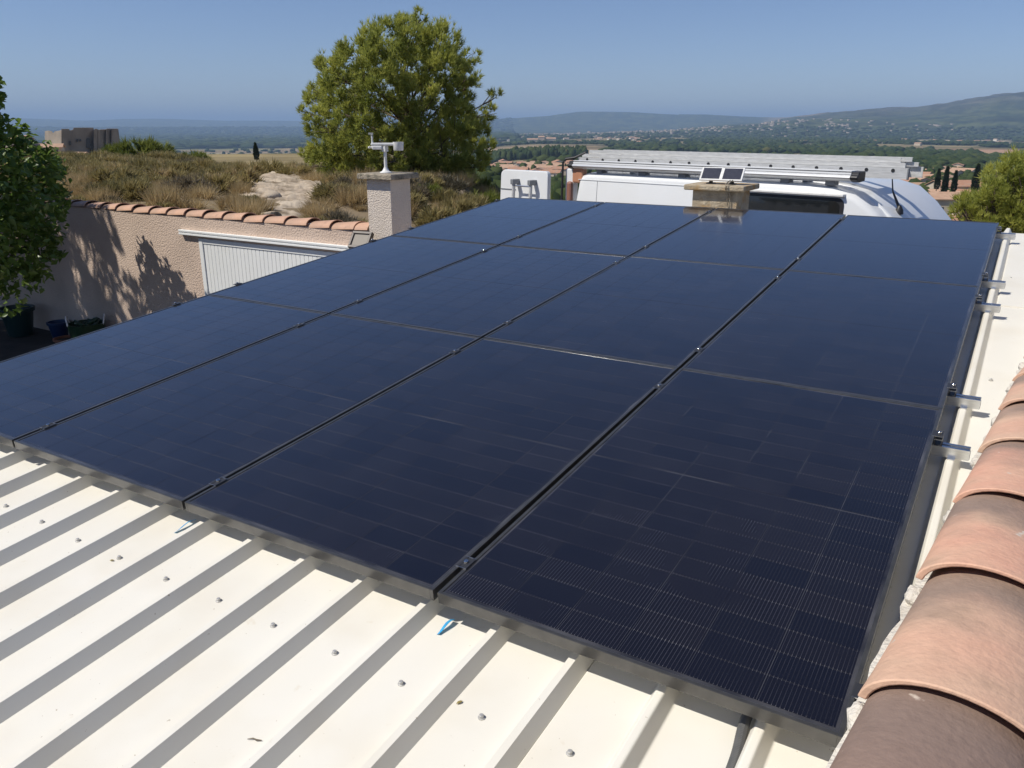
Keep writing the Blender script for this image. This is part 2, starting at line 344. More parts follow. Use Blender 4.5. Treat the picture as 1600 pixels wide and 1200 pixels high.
def np_mesh(name, verts, tris, m, parent=None, rv=None, smooth=False, quads=False):
    """large triangle (or quad) meshes straight from arrays; rv = tone value per vertex for the foliage shader"""
    me = bpy.data.meshes.new(name); k = 4 if quads else 3
    me.vertices.add(len(verts)); me.vertices.foreach_set('co', np.ascontiguousarray(verts, np.float32).ravel())
    nf = len(tris); me.loops.add(nf * k); me.loops.foreach_set('vertex_index', np.ascontiguousarray(tris, np.int32).ravel())
    me.polygons.add(nf); me.polygons.foreach_set('loop_start', np.arange(0, nf * k, k, dtype=np.int32))
    me.polygons.foreach_set('loop_total', np.full(nf, k, np.int32))
    if smooth: me.polygons.foreach_set('use_smooth', np.ones(nf, bool))
    if rv is not None:
        a = me.attributes.new('rnd', 'FLOAT', 'POINT'); a.data.foreach_set('value', np.ascontiguousarray(rv, np.float32))
    me.update(); me.validate()
    me.materials.append(MATS[m] if isinstance(m, str) else m)
    o = bpy.data.objects.new(name, me); link(o, parent)
    return o
def unit(v): return v / np.maximum(np.linalg.norm(v, axis=-1, keepdims=True), 1e-9)

# ------------------------------------------------------------------ terrain
HCOS = math.cos(math.radians(17.587))
HEAD = math.atan2(-FWD.x, FWD.y)
def px_of(x, y):
    """image column of a bearing, used only to survey where the far land features stand"""
    dx = np.asarray(x, float) - CAM[0]; dy = np.asarray(y, float) - CAM[1]
    al = HEAD - np.arctan2(-dx, dy); al = (al + np.pi) % (2 * np.pi) - np.pi
    return 800 + F_PX / HCOS * np.tan(np.clip(al, -1.3, 1.3)), al
def interp_log(d, pts):
    xs = np.log([max(p[0], 1) for p in pts]); ys = [p[1] for p in pts]
    return np.interp(np.log(np.maximum(d, 1)), xs, ys)
LEFT = [(1, -4), (60, -4.0), (75, -3.0), (110, -7), (200, -9.5), (430, -11.5), (700, -42), (1500, -80), (3000, -92), (12500, -95), (16000, -10), (19000, 120), (23000, 0), (34000, -100)]
RGHT = [(1, -5), (15, -5), (40, -8), (100, -15), (250, -23), (450, -29), (800, -37), (1300, -45), (2500, -52), (4000, -55), (9500, -55), (12500, -15), (18000, -60), (34000, -100)]
def far_z(x, y):
    dx = np.asarray(x, float) - CAM[0]; dy = np.asarray(y, float) - CAM[1]; d = np.hypot(dx, dy)
    px, al = px_of(x, y)
    w = sstep(600, 850, px) * (np.abs(al) < 1.35) + 0.0
    z = interp_log(d, LEFT) * (1 - w) + interp_log(d, RGHT) * w
    # middle blue hills
    prof = np.interp(px, [560, 700, 790, 860, 900, 940, 1020, 1060, 1110, 1160, 1220, 1330, 1500], [20, 45, 68, 105, 150, 158, 140, 118, 100, 70, 40, 0, 0])
    z = z + (prof + 55 * (prof > 0)) * np.exp(-((d - 12500) / 1900.0) ** 2) * (0.93 + 0.14 * fbm(px / 38, d / 900, 5))
    # low spur with the hill town
    prof2 = np.interp(px, [900, 1000, 1100, 1180, 1260, 1400, 1700], [0, 22, 36, 50, 60, 40, 30])
    z = z + prof2 * np.exp(-((d - 5600) / 800.0) ** 2)
    # big ridge on the right
    prof3 = np.interp(px, [1060, 1120, 1190, 1240, 1290, 1350, 1420, 1470, 1510, 1555, 1600, 1680, 1900, 2600], [0, 40, 62, 118, 150, 170, 190, 215, 250, 300, 296, 330, 330, 200])
    z = z + (prof3 + 30 * (prof3 > 0)) * sstep(4600, 8200, d) * (1 - sstep(9000, 14000, d)) * (0.90 + 0.22 * (fbm(px / 42, d / 700, 9) - 0.3))
    z = z + 12 * (fbm(x / 900.0, y / 900.0, 3) - 0.5) * sstep(900, 4000, d)
    # waves of the left skyline
    z = z + 85 * (fbm(px / 130, d / 9000, 21) - 0.35) * np.exp(-((d - 18500) / 2500.0) ** 2) * (1 - sstep(820, 900, px))
    return z
def near_z(x, y):
    x = np.asarray(x, float); y = np.asarray(y, float)
    d = np.hypot(x - CAM[0], y - CAM[1])
    s = sstep(-9.0, 0.5, x + 0.10 * (y - 6.4))
    base = -0.20 - 0.016 * (d - 12)
    low = -2.05 - 0.05 * np.maximum(y - 11, 0) - 0.09 * np.maximum(x - 4, 0)
    z = base * (1 - s) + low * s
    z = z + 0.30 * (fbm(x / 5.0, y / 5.0, 4) - 0.5) * sstep(6.5, 9, y) + 0.5 * (fbm(x / 14.0, y / 14.0, 8) - 0.5) * sstep(14, 24, d)
    px, al = px_of(x, y); f_ = sstep(700, 800, px) * (np.abs(al) < 1.3)
    z = z - f_ * (0.13 * np.maximum(d - 17, 0))
    z = z - 1.15 * sstep(230, 400, px) * sstep(26, 60, d)
    return z - 0.09 * np.maximum(d - 62, 0)

def land_colour(x, y, d, px):
    """true colour of the land cover: fields, woods, bare ground"""
    n1 = fbm(x / 260.0, y / 260.0, 31); n2 = fbm(x / 60.0, y / 60.0, 41); n3 = fbm(x / 1400.0, y / 700.0, 51)
    wood = np.array((0.032, 0.046, 0.022)); tan = np.array((0.27, 0.20, 0.115)); grass = np.array((0.17, 0.165, 0.075)); dry = np.array((0.25, 0.195, 0.10)); ston = np.array((0.40, 0.33, 0.24))
    def L(a, b, t): return a * (1 - t[..., None]) + b * t[..., None]
    sh = px.shape + (3,)
    c = L(np.broadcast_to(wood, sh), np.broadcast_to(np.array((0.075, 0.085, 0.032)), sh), sstep(0.42, 0.6, n2))
    c = L(c, np.broadcast_to(dry, sh), sstep(0.50, 0.58, n1) * 0.9 * (d < 4300))
    left = 1 - sstep(690, 800, px)
    # airfield and stubble in the plain on the left
    plain = left * sstep(1900, 2100, d + 260 * (n3 - 0.5)) * (1 - sstep(4000, 4300, d + 800 * (n3 - 0.5)))
    fld = L(np.broadcast_to(grass, sh), np.broadcast_to(tan, sh), sstep(0.42, 0.58, fbm(px / 90.0, d / 300.0, 61)))
    c = L(c, fld, plain)
    run = left * (np.abs(d - (2900 - 1.1 * (px - 420))) < 70) * (px > 300)
    run = run + left * (np.abs(d - (2420 + 0.4 * (px - 420))) < 30) * (px > 330)
    c = L(c, np.broadcast_to(np.array((0.46, 0.42, 0.35)), sh), np.clip(run, 0, 1) * 0.9)
    # tan field beyond the village
    f1 = sstep(700, 770, px) * (1 - sstep(905, 960, px + 70 * (n1 - 0.5))) * sstep(1380, 1440, d) * (1 - sstep(2450, 2600, d + 250 * (n3 - .5)))
    c = L(c, np.broadcast_to(tan, sh) * (0.9 + 0.25 * vnoise(px / 50, d / 60, 71)[..., None]), f1)
    # ochre strips on the right
    for (p0, p1, d0, d1, col) in ((1440, 1580, 3300, 4050, (0.36, 0.29, 0.18)), (1405, 1448, 2150, 2420, (0.33, 0.20, 0.13)), (1466, 1640, 1950, 2330, (0.33, 0.205, 0.13)), (1540, 1700, 1500, 1750, (0.30, 0.20, 0.12)), (1035, 1075, 2300, 2500, (0.50, 0.42, 0.20)), (1390, 1450, 1500, 1640, (0.20, 0.20, 0.09)), (1090, 1120, 1500, 1620, (0.40, 0.34, 0.2))):
        t = sstep(p0 - 10, p0 + 10, px) * (1 - sstep(p1 - 10, p1 + 14, px)) * sstep(d0 - 60, d0 + 40, d + 160 * (n1 - .5)) * (1 - sstep(d1 - 40, d1 + 60, d + 160 * (n1 - .5)))
        c = L(c, np.broadcast_to(np.array(col), sh), t)
    # stony patches and pale quarry benches on the ridge
    t = sstep(1180, 1300, px) * sstep(6200, 7500, d) * sstep(0.57, 0.68, fbm(px / 30.0, d / 160.0, 81)) * 0.45
    c = L(c, np.broadcast_to(np.array((0.22, 0.17, 0.125)), sh), t)
    t = sstep(1180, 1215, px) * (1 - sstep(1275, 1300, px)) * sstep(7700, 7850, d) * 0.6
    c = L(c, np.broadcast_to(np.array((0.30, 0.23, 0.17)), sh), t)
    t = sstep(1200, 1400, px) * sstep(6000, 8000, d)
    c = L(c, c * 0.35 + np.array((0.058, 0.049, 0.040)), t)
    # village ground
    t = (1 - left) * (1 - sstep(1100, 1250, d)) * sstep(0.40, 0.6, n2) * 0.8
    c = L(c, np.broadcast_to(np.array((0.27, 0.22, 0.15)), sh), t)
    t = 1 - sstep(80, 160, d)
    c = L(c, np.broadcast_to(np.array((0.24, 0.19, 0.12)), sh), t * 0.8)
    return c
m, N, L_, b_ = nmat('land')
at_ = add(N, 'ShaderNodeAttribute'); at_.attribute_name = 'land'; gm = add(N, 'ShaderNodeNewGeometry')
nz = add(N, 'ShaderNodeTexNoise'); nz.inputs['Scale'].default_value = 0.025; nz.inputs['Detail'].default_value = 8; L_.new(gm.outputs['Position'], nz.inputs['Vector'])
mr_ = add(N, 'ShaderNodeMapRange'); mr_.inputs['From Min'].default_value = 0.3; mr_.inputs['From Max'].default_value = 0.7; mr_.inputs['To Min'].default_value = 0.7; mr_.inputs['To Max'].default_value = 1.3
L_.new(nz.outputs['Fac'], mr_.inputs['Value'])
vs_ = add(N, 'ShaderNodeVectorMath', operation='SCALE'); L_.new(at_.outputs['Color'], vs_.inputs[0]); L_.new(mr_.outputs[0], vs_.inputs['Scale'])
nz2 = add(N, 'ShaderNodeTexNoise'); nz2.inputs['Scale'].default_value = 0.0035; nz2.inputs['Detail'].default_value = 9; nz2.inputs['Roughness'].default_value = 0.65; L_.new(gm.outputs['Position'], nz2.inputs['Vector'])
mr2 = add(N, 'ShaderNodeMapRange'); mr2.inputs['From Min'].default_value = 0.35; mr2.inputs['From Max'].default_value = 0.65; mr2.inputs['To Min'].default_value = 0.55; mr2.inputs['To Max'].default_value = 1.5
L_.new(nz2.outputs['Fac'], mr2.inputs['Value'])
vs2 = add(N, 'ShaderNodeVectorMath', operation='SCALE'); L_.new(vs_.outputs[0], vs2.inputs[0]); L_.new(mr2.outputs[0], vs2.inputs['Scale'])
L_.new(vs2.outputs[0], b_.inputs['Base Color']); b_.inputs['Roughness'].default_value = 0.95; b_.inputs['Specular IOR Level'].default_value = 0.1

def polar_terrain():
    az = np.concatenate([np.linspace(-math.pi, -0.72, 60)[:-1], np.linspace(-0.72, 0.72, 900), np.linspace(0.72, math.pi, 60)[1:]])
    ds = np.concatenate([[8, 20, 35, 50, 60], np.geomspace(66, 30000, 330)])
    A, D = np.meshgrid(az, ds); ang = HEAD - A
    X = CAM[0] - np.sin(ang) * D; Y = CAM[1] + np.cos(ang) * D
    Z = far_z(X, Y)
    px, _ = px_of(X, Y)
    C = land_colour(X, Y, D, px)
    nr, nc = A.shape
    idx = np.arange(nr * nc).reshape(nr, nc)
    q = np.stack([idx[:-1, :-1], idx[:-1, 1:], idx[1:, 1:], idx[1:, :-1]], -1).reshape(-1, 4)
    o = np_mesh('terrain', np.stack([X, Y, Z], -1).reshape(-1, 3), q, 'land', quads=True, smooth=True)
    ca = o.data.attributes.new('land', 'FLOAT_COLOR', 'POINT')
    ca.data.foreach_set('color', np.concatenate([C.reshape(-1, 3), np.ones((nr * nc, 1))], 1).astype(np.float32).ravel())
    tag(o, kind='structure')
polar_terrain()

mat('scrub_soil', (0.25, 0.185, 0.11), (0.17, 0.13, 0.075), rough=0.95, scale=0.5, bump=0.6, bscale=5, c3=(0.36, 0.28, 0.19), s3=0.9)
def hillside():
    xs = np.arange(-75, 26, 0.5); ys = np.concatenate([[6.40, 6.6], np.arange(7, 84, 0.5)])
    X, Y = np.meshgrid(xs, ys); Z = near_z(X, Y)
    nr, nc = X.shape; idx = np.arange(nr * nc).reshape(nr, nc)
    q = np.stack([idx[:-1, :-1], idx[:-1, 1:], idx[1:, 1:], idx[1:, :-1]], -1).reshape(-1, 4)
    tag(np_mesh('hillside', np.stack([X, Y, Z], -1).reshape(-1, 3), q, 'scrub_soil', quads=True, smooth=True), kind='structure')
    mb = MB(); mb.face([(-34, -32, -2.3), (22, -32, -2.3), (22, 6.45, -2.3), (-34, 6.45, -2.3)])
    tag(mb.build('yard', 'yard_soil'), kind='structure')
hillside()

# ------------------------------------------------------------------ house: ribbed metal roof, parapet with clay tiles
house = empty('house', (2.2, 1.5, -2.3), 'low house under a cream ribbed metal roof that carries the solar array', 'house')
HM = house.matrix_world.copy(); HINV = Matrix.Translation((-2.2, -1.5, 2.3))
def hp(p): return HINV @ Vector(p)
PAN = -0.115; RIB_H = 0.040; PITCH = 0.237; RIB0 = 4.31
V0, V1 = -3.2, 5.70
def roof_sheet(u0, u1, ribs, lift=0.0, seam=None):
    mb = MB(); prof = [(u0, PAN)]
    for r in sorted(ribs):
        prof += [(r - 0.030, PAN), (r - 0.010, PAN + RIB_H), (r + 0.010, PAN + RIB_H), (r + 0.030, PAN)]
    prof.append((u1, PAN))
    full = [(u, n + lift) for u, n in prof] + [(u1, PAN - 0.05), (u0, PAN - 0.05)]
    mb.loft([[hp(roof(u, V0, n)) for u, n in full], [hp(roof(u, V1, n)) for u, n in full]])
    return mb.build('roof_sheet', 'roof_paint', house, bevel=0.004)
allribs = [RIB0 - PITCH * k for k in range(-1, 19)]
edges = [4.78] + [RIB0 - PITCH * q + 0.0305 for q in (3, 7, 11, 15)] + [RIB0 - PITCH * 18.3]
sheets = []
for i in range(5):
    u1, u0 = edges[i], edges[i + 1]
    sheets.append((u0, u1, roof_sheet(u0 + 0.0004, u1, [r for r in allribs if u0 < r < u1])))
# screws with washers in the pans
smb = MB(); smb.lathe([(0.0095, 0.0), (0.0095, 0.002), (0.006, 0.0028), (0.006, 0.0085), (0.0045, 0.0100)], n=10)
sme = smb.mesh('screw'); sme.materials.append(MATS['steel'])
def put_screw(u, v):
    for u0, u1, sh in sheets:
        if u0 <= u < u1:
            o = bpy.data.objects.new('screw', sme); COL.objects.link(o); o.parent = sh
            o.matrix_local = Matrix.Translation(hp(roof(u, v, PAN))) @ ROOF_M @ Matrix.Rotation(rnd.random() * 6, 4, 'Z')
for k in range(0, 17):
    u = RIB0 - PITCH * (k + 0.5)
    put_screw(u + rnd.uniform(-.006, .006), -0.222 + rnd.uniform(-.008, .008))
    if k < 14: put_screw(u + rnd.uniform(-.006, .006), -1.72 + rnd.uniform(-.008, .008))
for v in (2.52, 4.35, 5.3): put_screw(RIB0 + 0.075, v)
# sheet overlap seam right of the array
mb = MB(); mb.box(RIB0 + 0.036, 4.60, 3.72, 5.69, PAN + 0.0005, PAN + 0.005, M=HINV @ ROOF_M); mb.build('roof_overlap', 'roof_paint', house)
# walls under the roof
mb = MB()
wl_ = [roof(0.06, -3.0, PAN - 0.05), roof(4.40, -3.0, PAN - 0.05), roof(4.70, 5.62, PAN - 0.05), roof(0.06, 5.62, PAN - 0.05)]
top = [hp(p) for p in wl_]; bot = [Vector((p.x, p.y, 0)) for p in top]
mb.raw(bot + top, [(0, 1, 5, 4), (1, 2, 6, 5), (2, 3, 7, 6), (3, 0, 4, 7)])
mb.build('wall', 'house_wall', house)
# eave trim at the left and back edge
mb = MB(); mb.box(edges[-1] - 0.02, edges[-1] - 0.001, V0, V1, PAN - 0.12, PAN + 0.02, M=HINV @ ROOF_M)
mb.build('edge_trim', 'roof_paint', house)
mb = MB(); mb.box(edges[-1], 4.78, V1 + 0.002, V1 + 0.02, PAN - 0.12, PAN + 0.0, M=HINV @ ROOF_M)
mb.build('edge_trim', 'roof_paint', house)

# parapet: level wall with a row of canal tiles bedded in mortar
P0 = Vector((4.315, -0.632, 0.539)); DT = Vector((0.0246, 0.339, -0.0076)); DTN = DT.normalized()
SIDE = DTN.cross(Vector((0, 0, 1))).normalized()                      # to the right
parapet = None
def parapet_wall():
    rings = []
    y0 = -3
    for i in range(0, 150):
        k = -2.6 + i * 0.11
        c = P0 + DT * k
        j = lambda s: (vnoise(np.array([k * 9.0 + s * 31]), np.array([s * 7.3]), 3)[0] - 0.5)
        lft = 0.020 + 0.018 * j(1); 
        prof = [(lft + 0.012, -3.0), (lft + 0.010, -0.085), (lft - 0.004 + 0.012 * j(2), -0.050 + 0.014 * j(6)), (-0.004 + 0.014 * j(3), -0.014 + 0.010 * j(4)), (0.03, 0.0), (0.07, 0.02), (0.15, 0.02), (0.198, -0.016), (0.206 + 0.015 * j(5), -0.05), (0.200, -3.0)]
        rings.append([hp(c + SIDE * a + Vector((0, 0, z))) for a, z in prof])
    mb = MB(); mb.loft(rings)
    return mb.build('parapet', 'mortar', house, smooth=True)
parapet = parapet_wall()
def tile_mesh(name, L=0.455, r0=0.108, r1=0.092, th=0.011, arc=88, n=20, m=8, drop=0.020, squash=0.58):
    """tapered half-barrel, wide end at y=0"""
    out = []; inn = []
    for i in range(m + 1):
        t = i / m; r = r0 + (r1 - r0) * t; y = L * t; zz = -drop * t
        if i == 0: r += 0.001
        out.append([(math.sin(math.radians(-arc + 2 * arc * k / n)) * r, y, zz + math.cos(math.radians(-arc + 2 * arc * k / n)) * r * squash) for k in range(n + 1)])
        ri = r - th
        inn.append([(math.sin(math.radians(-arc + 2 * arc * k / n)) * ri, y, zz + math.cos(math.radians(-arc + 2 * arc * k / n)) * ri * squash) for k in range(n + 1)])
    mb = MB(); mb.loft([o + i[::-1] for o, i in zip(out, inn)])
    me = mb.mesh(name); me.polygons.foreach_set('use_smooth', [True] * len(me.polygons))
    try: me.set_sharp_from_angle(angle=math.radians(40))
    except Exception: pass
    return me
tme = tile_mesh('roof_tile'); tme.materials.append(MATS['clay_tile'])
tme3 = tme.copy(); tme3.materials.clear(); tme3.materials.append(MATS['clay_tile_tan'])
tme2 = tme.copy(); tme2.materials.clear(); tme2.materials.append(MATS['clay_tile_brown'])
ta = math.atan2(-DTN.x, DTN.y)
for k in range(-3, 14):
    c = P0 + DT * k + SIDE * 0.108 + Vector((0, 0, 0.010))
    o = bpy.data.objects.new('roof_tile', tme2 if k == -1 else (tme3 if k in (0, 3, 4, 7) else tme)); COL.objects.link(o); o.parent = parapet
    o.matrix_local = Matrix.Translation(hp(c)) @ Euler((rnd.uniform(-.014, .014), 0.13 + rnd.uniform(-.05, .05), ta + rnd.uniform(-.028, .028))).to_matrix().to_4x4()
    bv = o.modifiers.new('bevel', 'BEVEL'); bv.width = 0.002; bv.segments = 2; bv.limit_method = 'ANGLE'; bv.angle_limit = math.radians(45)
    # mortar dab where each lip meets the bed
    for s_, w in ((0.006, 0.75), (0.212, 1.0)):
        mb = MB(); ico = bmesh.new(); bmesh.ops.create_icosphere(ico, subdivisions=3, radius=1.0)
        cc = hp(P0 + DT * k + SIDE * s_ + Vector((0, 0, -0.004)) - DTN * 0.004)
        vs = []
        for v in ico.verts:
            q = v.co * (1 + 0.35 * (vnoise(np.array([v.co.x * 2.3 + k * 5 + s_ * 40]), np.array([v.co.y * 2.3 + v.co.z * 2.9]), 77)[0] - 0.5))
            vs.append(cc + Vector((q.x * 0.019 * w, q.y * 0.032 * w, q.z * 0.020 * w)))
        mb.raw(vs, [[x.index for x in f.verts] for f in ico.faces]); ico.free()
        mb.build('mortar_dab', 'mortar', parapet, smooth=True)

# small chimney at the back of the roof
BC = on_y(1125, 300, 6.02)
mb = MB(); mb.box(BC[0] - 0.205, BC[0] + 0.215, 5.86, 6.24, 0.30, 0.655, M=HINV)
ch2 = mb.build('chimney', 'stone_cap', house, bevel=0.006); ch2['label'] = 'small ochre stone chimney behind the panels'
mb = MB()
for (x0, x1, y0, y1, z0, z1) in ((-0.275, 0.285, 5.80, 6.30, 0.655, 0.705),): mb.box(BC[0] + x0, BC[0] + x1, y0, y1, z0, z1, M=HINV)
mb.build('cap', 'stone_cap', ch2, bevel=0.012)

# ------------------------------------------------------------------ solar array
PW = 1.0500; PL = 1.832; GAP = 0.0155; RGAP = 0.006; FT = 0.035
NCX, NCY = 6, 20
def panel_meshes():
    fr = MB(); w = 0.011
    fr.box(0, w, 0, PL, -FT, 0); fr.box(PW - w, PW, 0, PL, -FT, 0)
    fr.box(w, PW - w, 0, w, -FT, 0); fr.box(w, PW - w, PL - w, PL, -FT, 0)
    fr.box(w, w + 0.022, w, PL - w, -FT, -FT + 0.002); fr.box(PW - w - 0.022, PW - w, w, PL - w, -FT, -FT + 0.002)
    fm = fr.mesh('frame'); fm.materials.append(MATS['frame_black'])
    lm = MB(); lm.box(w, PW - w, w, PL - w, -0.0075, -0.0024)
    lme = lm.mesh('laminate'); lme.materials.append(MATS['backsheet'])
    return fm, lme
fme, lme = panel_meshes()
rmb = MB(); rmb.box(0.0115, PW - 0.0115, 0.0115, PL - 0.0115, -0.0090, -0.0077); rsm = rmb.mesh('rear_bounce_sheet'); rsm.materials.append(MATS['plastic_white'])  # white underside added to bounce light into the shadow under the panels
mx_, my_ = 0.019, 0.022
cw = (PW - 2 * mx_) / NCX; midgap = 0.005
chh = (PL - 2 * my_ - midgap) / NCY
def grid_mesh(name, cells):
    """cells: list of (x0,x1,y0,y1); each gets its own 0-1 UVs"""
    me = bpy.data.meshes.new(name); vs = []; fs = []; uv = []
    for x0, x1, y0, y1 in cells:
        n = len(vs); z0, z1 = -0.0030, -0.0018
        vs += [(x0, y0, z1), (x1, y0, z1), (x1, y1, z1), (x0, y1, z1), (x0, y0, z0), (x1, y0, z0), (x1, y1, z0), (x0, y1, z0)]
        fs += [(n, n + 1, n + 2, n + 3), (n + 4, n + 5, n + 1, n), (n + 5, n + 6, n + 2, n + 1), (n + 6, n + 7, n + 3, n + 2), (n + 7, n + 4, n, n + 3)]
        uv += [(0, 0), (1, 0), (1, 1), (0, 1)] + [(0.02, 0.5)] * 16
    me.from_pydata(vs, [], fs); l = me.uv_layers.new(name='UVMap')
    l.data.foreach_set('uv', np.array(uv, np.float32).ravel()); me.update(); me.materials.append(MATS['solar_cell'])
    return me
ce = 0.0010
cell_me = grid_mesh('solar_cell', [(ce, cw - ce, 0.0007, chh - 0.0007)])
def cell_xy(i, j): return mx_ + i * cw, my_ + j * chh + (midgap if j >= NCY // 2 else 0)
all_cells = [(cell_xy(i, j)[0] + ce, cell_xy(i, j)[0] + cw - ce, cell_xy(i, j)[1] + 0.0007, cell_xy(i, j)[1] + chh - 0.0007) for i in range(NCX) for j in range(NCY)]
cells_me = grid_mesh('solar_cells', all_cells)
ROWN = ['front row', 'middle row', 'back row']; COLN = ['leftmost', 'second from the left', 'third from the left', 'rightmost']
for r in range(3):
    for c in range(4):
        u = c * (PW + GAP); v = r * (PL + RGAP)
        jit = Euler((rnd.uniform(-.0012, .0012), rnd.uniform(-.0016, .0016), 0)).to_matrix().to_4x4()
        M_ = Matrix.Translation(roof(u, v, 0)) @ ROOF_M @ jit
        p = empty('solar_panel', label='black solar panel, %s in the %s of the array' % (COLN[c], ROWN[r]), cat='solar panel', group='solar panels on the roof', matrix=M_)
        o = bpy.data.objects.new('frame', fme); link(o, p)
        bv = o.modifiers.new('bevel', 'BEVEL'); bv.width = 0.0016; bv.segments = 2; bv.limit_method = 'ANGLE'
        lam = bpy.data.objects.new('laminate', lme); link(lam, p)
        o = bpy.data.objects.new('rear_bounce_sheet', rsm); link(o, p)
        if r < 2:
            for i in range(NCX):
                for j in range(NCY):
                    o = bpy.data.objects.new('solar_cell', cell_me); COL.objects.link(o); o.parent = lam
                    x, y = cell_xy(i, j); o.location = (x, y, 0)
        else:
            o = bpy.data.objects.new('solar_cells', cells_me); link(o, lam); o['kind'] = 'stuff'
# rails
RAILV = [0.150, 1.595, 2.085, 3.462, 3.955, 5.31]
ORD = ['first', 'second', 'third', 'fourth', 'fifth', 'last']
for i, v in enumerate(RAILV):
    end = 4.365 if i else 4.285
    t = empty('mounting_rail', label='%s aluminium mounting rail from the front, under the panels' % ORD[i], cat='rail', group='aluminium rails under the array', matrix=Matrix.Translation(roof(0.02, v, -0.0352 - 0.040)) @ ROOF_M)
    w, h, q = 0.020, 0.0399, 0.0025
    prof = [(-w, 0), (w, 0), (w, h), (0.0065, h), (0.0065, h - 0.012), (-0.0065, h - 0.012), (-0.0065, h), (-w, h)]
    mb = MB(); mb.loft([[(x, y, z) for y, z in prof] for x in (0, end - 0.02)])
    mb.build('rail', 'alu', t, bevel=0.001)
    mb = MB(); mb.box(end - 0.02, end - 0.0185, -w + 0.004, w - 0.004, 0.004, h - 0.013); mb.build('end_slot', 'plastic_grey', t)
    for r in allribs[1:18:2]:
        if r < end - 0.03:
            mb = MB(); mb.box(r - 0.02 - 0.012, r - 0.02 + 0.012, -w - 0.018, -w - 0.0005, 0.0006, 0.004); mb.build('foot', 'alu', t)
# clamps
SEAM = ['left', 'middle', 'right']
def clamp(u, v, mid, label):
    t = empty('panel_clamp', label=label, cat='clamp', group='clamps holding the panels', matrix=Matrix.Translation(roof(u, v, 0)) @ ROOF_M)
    if mid:
        mb = MB(); prof = [(-0.0175, 0.0008), (0.0175, 0.0008), (0.0175, 0.0036), (0.008, 0.0036), (0.006, 0.0022), (-0.006, 0.0022), (-0.008, 0.0036), (-0.0175, 0.0036)]
        mb.loft([[(x, y, z) for x, z in prof] for y in (-0.026, 0.026)]); mb.build('plate', 'clamp_black', t)
        mb = MB(); mb.box(-0.0075, 0.0075, -0.024, 0.024, -0.034, 0.0006); mb.build('stem', 'clamp_black', t)
        for s in (-1, 1):
            mb = MB(); mb.box(-0.0172, 0.0172, s * 0.0264 - 0.0008, s * 0.0264 + 0.0008, 0.0008, 0.0034); mb.build('cut_edge', 'alu', t)
        z = 0.0024
    else:
        s = mid if False else 1
        mb = MB(); mb.box(0.001, 0.028, -0.024, 0.024, -0.0345, -0.0320); mb.box(0.0015, 0.0045, -0.024, 0.024, -0.0315, 0.0007); mb.box(0.023, 0.026, -0.024, 0.024, -0.0315, -0.008)
        mb.box(-0.008, 0.026, -0.024, 0.024, 0.0009, 0.0039); mb.box(0.0045, 0.023, -0.024, 0.024, -0.012, -0.009)
        mb.build('bracket', 'clamp_black', t)
        mb = MB(); mb.box(-0.008, 0.026, -0.0248, -0.0242, 0.0009, 0.0039); mb.box(0.0015, 0.026, -0.0248, -0.0242, -0.012, -0.009); mb.build('cut_edge', 'alu', t)
        z = 0.0041
    mb = MB(); bx = 0 if mid else 0.0135
    mb.lathe([(0.0062, z), (0.0068, z + 0.001), (0.0068, z + 0.0065), (0.0055, z + 0.008), (0.0034, z + 0.008), (0.0030, z + 0.004)], c=(bx, 0, 0), n=14); mb.build('bolt', 'chrome', t, smooth=True)
    return t
for i, v in enumerate(RAILV):
    for c in range(3):
        clamp((c + 1) * PW + (c + 0.5) * GAP, v, True, 'silver-bolted clamp on the %s seam, over the %s rail from the front' % (SEAM[c], ORD[i]))
    clamp(4 * PW + 3 * GAP + 0.0005, v, False, 'end clamp at the right edge of the array, on the %s rail' % ORD[i])
    t = clamp(0, v, False, 'end clamp at the left edge of the array, on the %s rail' % ORD[i])
    t.matrix_world = Matrix.Translation(roof(-0.0005, v, 0)) @ ROOF_M @ Matrix.Rotation(math.pi, 4, 'Z')

# corrugated conduit leaving the array at the front
cpath = [roof(4.035, 0.30, -0.085), roof(4.034, 0.12, -0.088), roof(4.035, 0.03, -0.094), roof(4.045, -0.06, -0.103), roof(4.046, -0.16, -0.1035), roof(4.030, -0.34, -0.1035), roof(3.99, -0.62, -0.1035), roof(3.97, -1.0, -0.1035)]
fine = []
for i in range(len(cpath) - 1):
    for k in range(40):
        t = k / 40
        p0, p1, p2, p3 = cpath[max(i - 1, 0)], cpath[i], cpath[i + 1], cpath[min(i + 2, len(cpath) - 1)]
        fine.append(0.5 * ((2 * p1) + (p2 - p0) * t + (2 * p0 - 5 * p1 + 4 * p2 - p3) * t * t + (3 * p1 - p0 - 3 * p2 + p3) * t ** 3))
mb = MB(); mb.tube(fine, [0.0130 if (i // 1) % 2 else 0.0108 for i in range(len(fine))], n=10)
tag(mb.build('cable_conduit', 'conduit_grey'), 'grey corrugated cable conduit running out from under the front edge', 'cable')
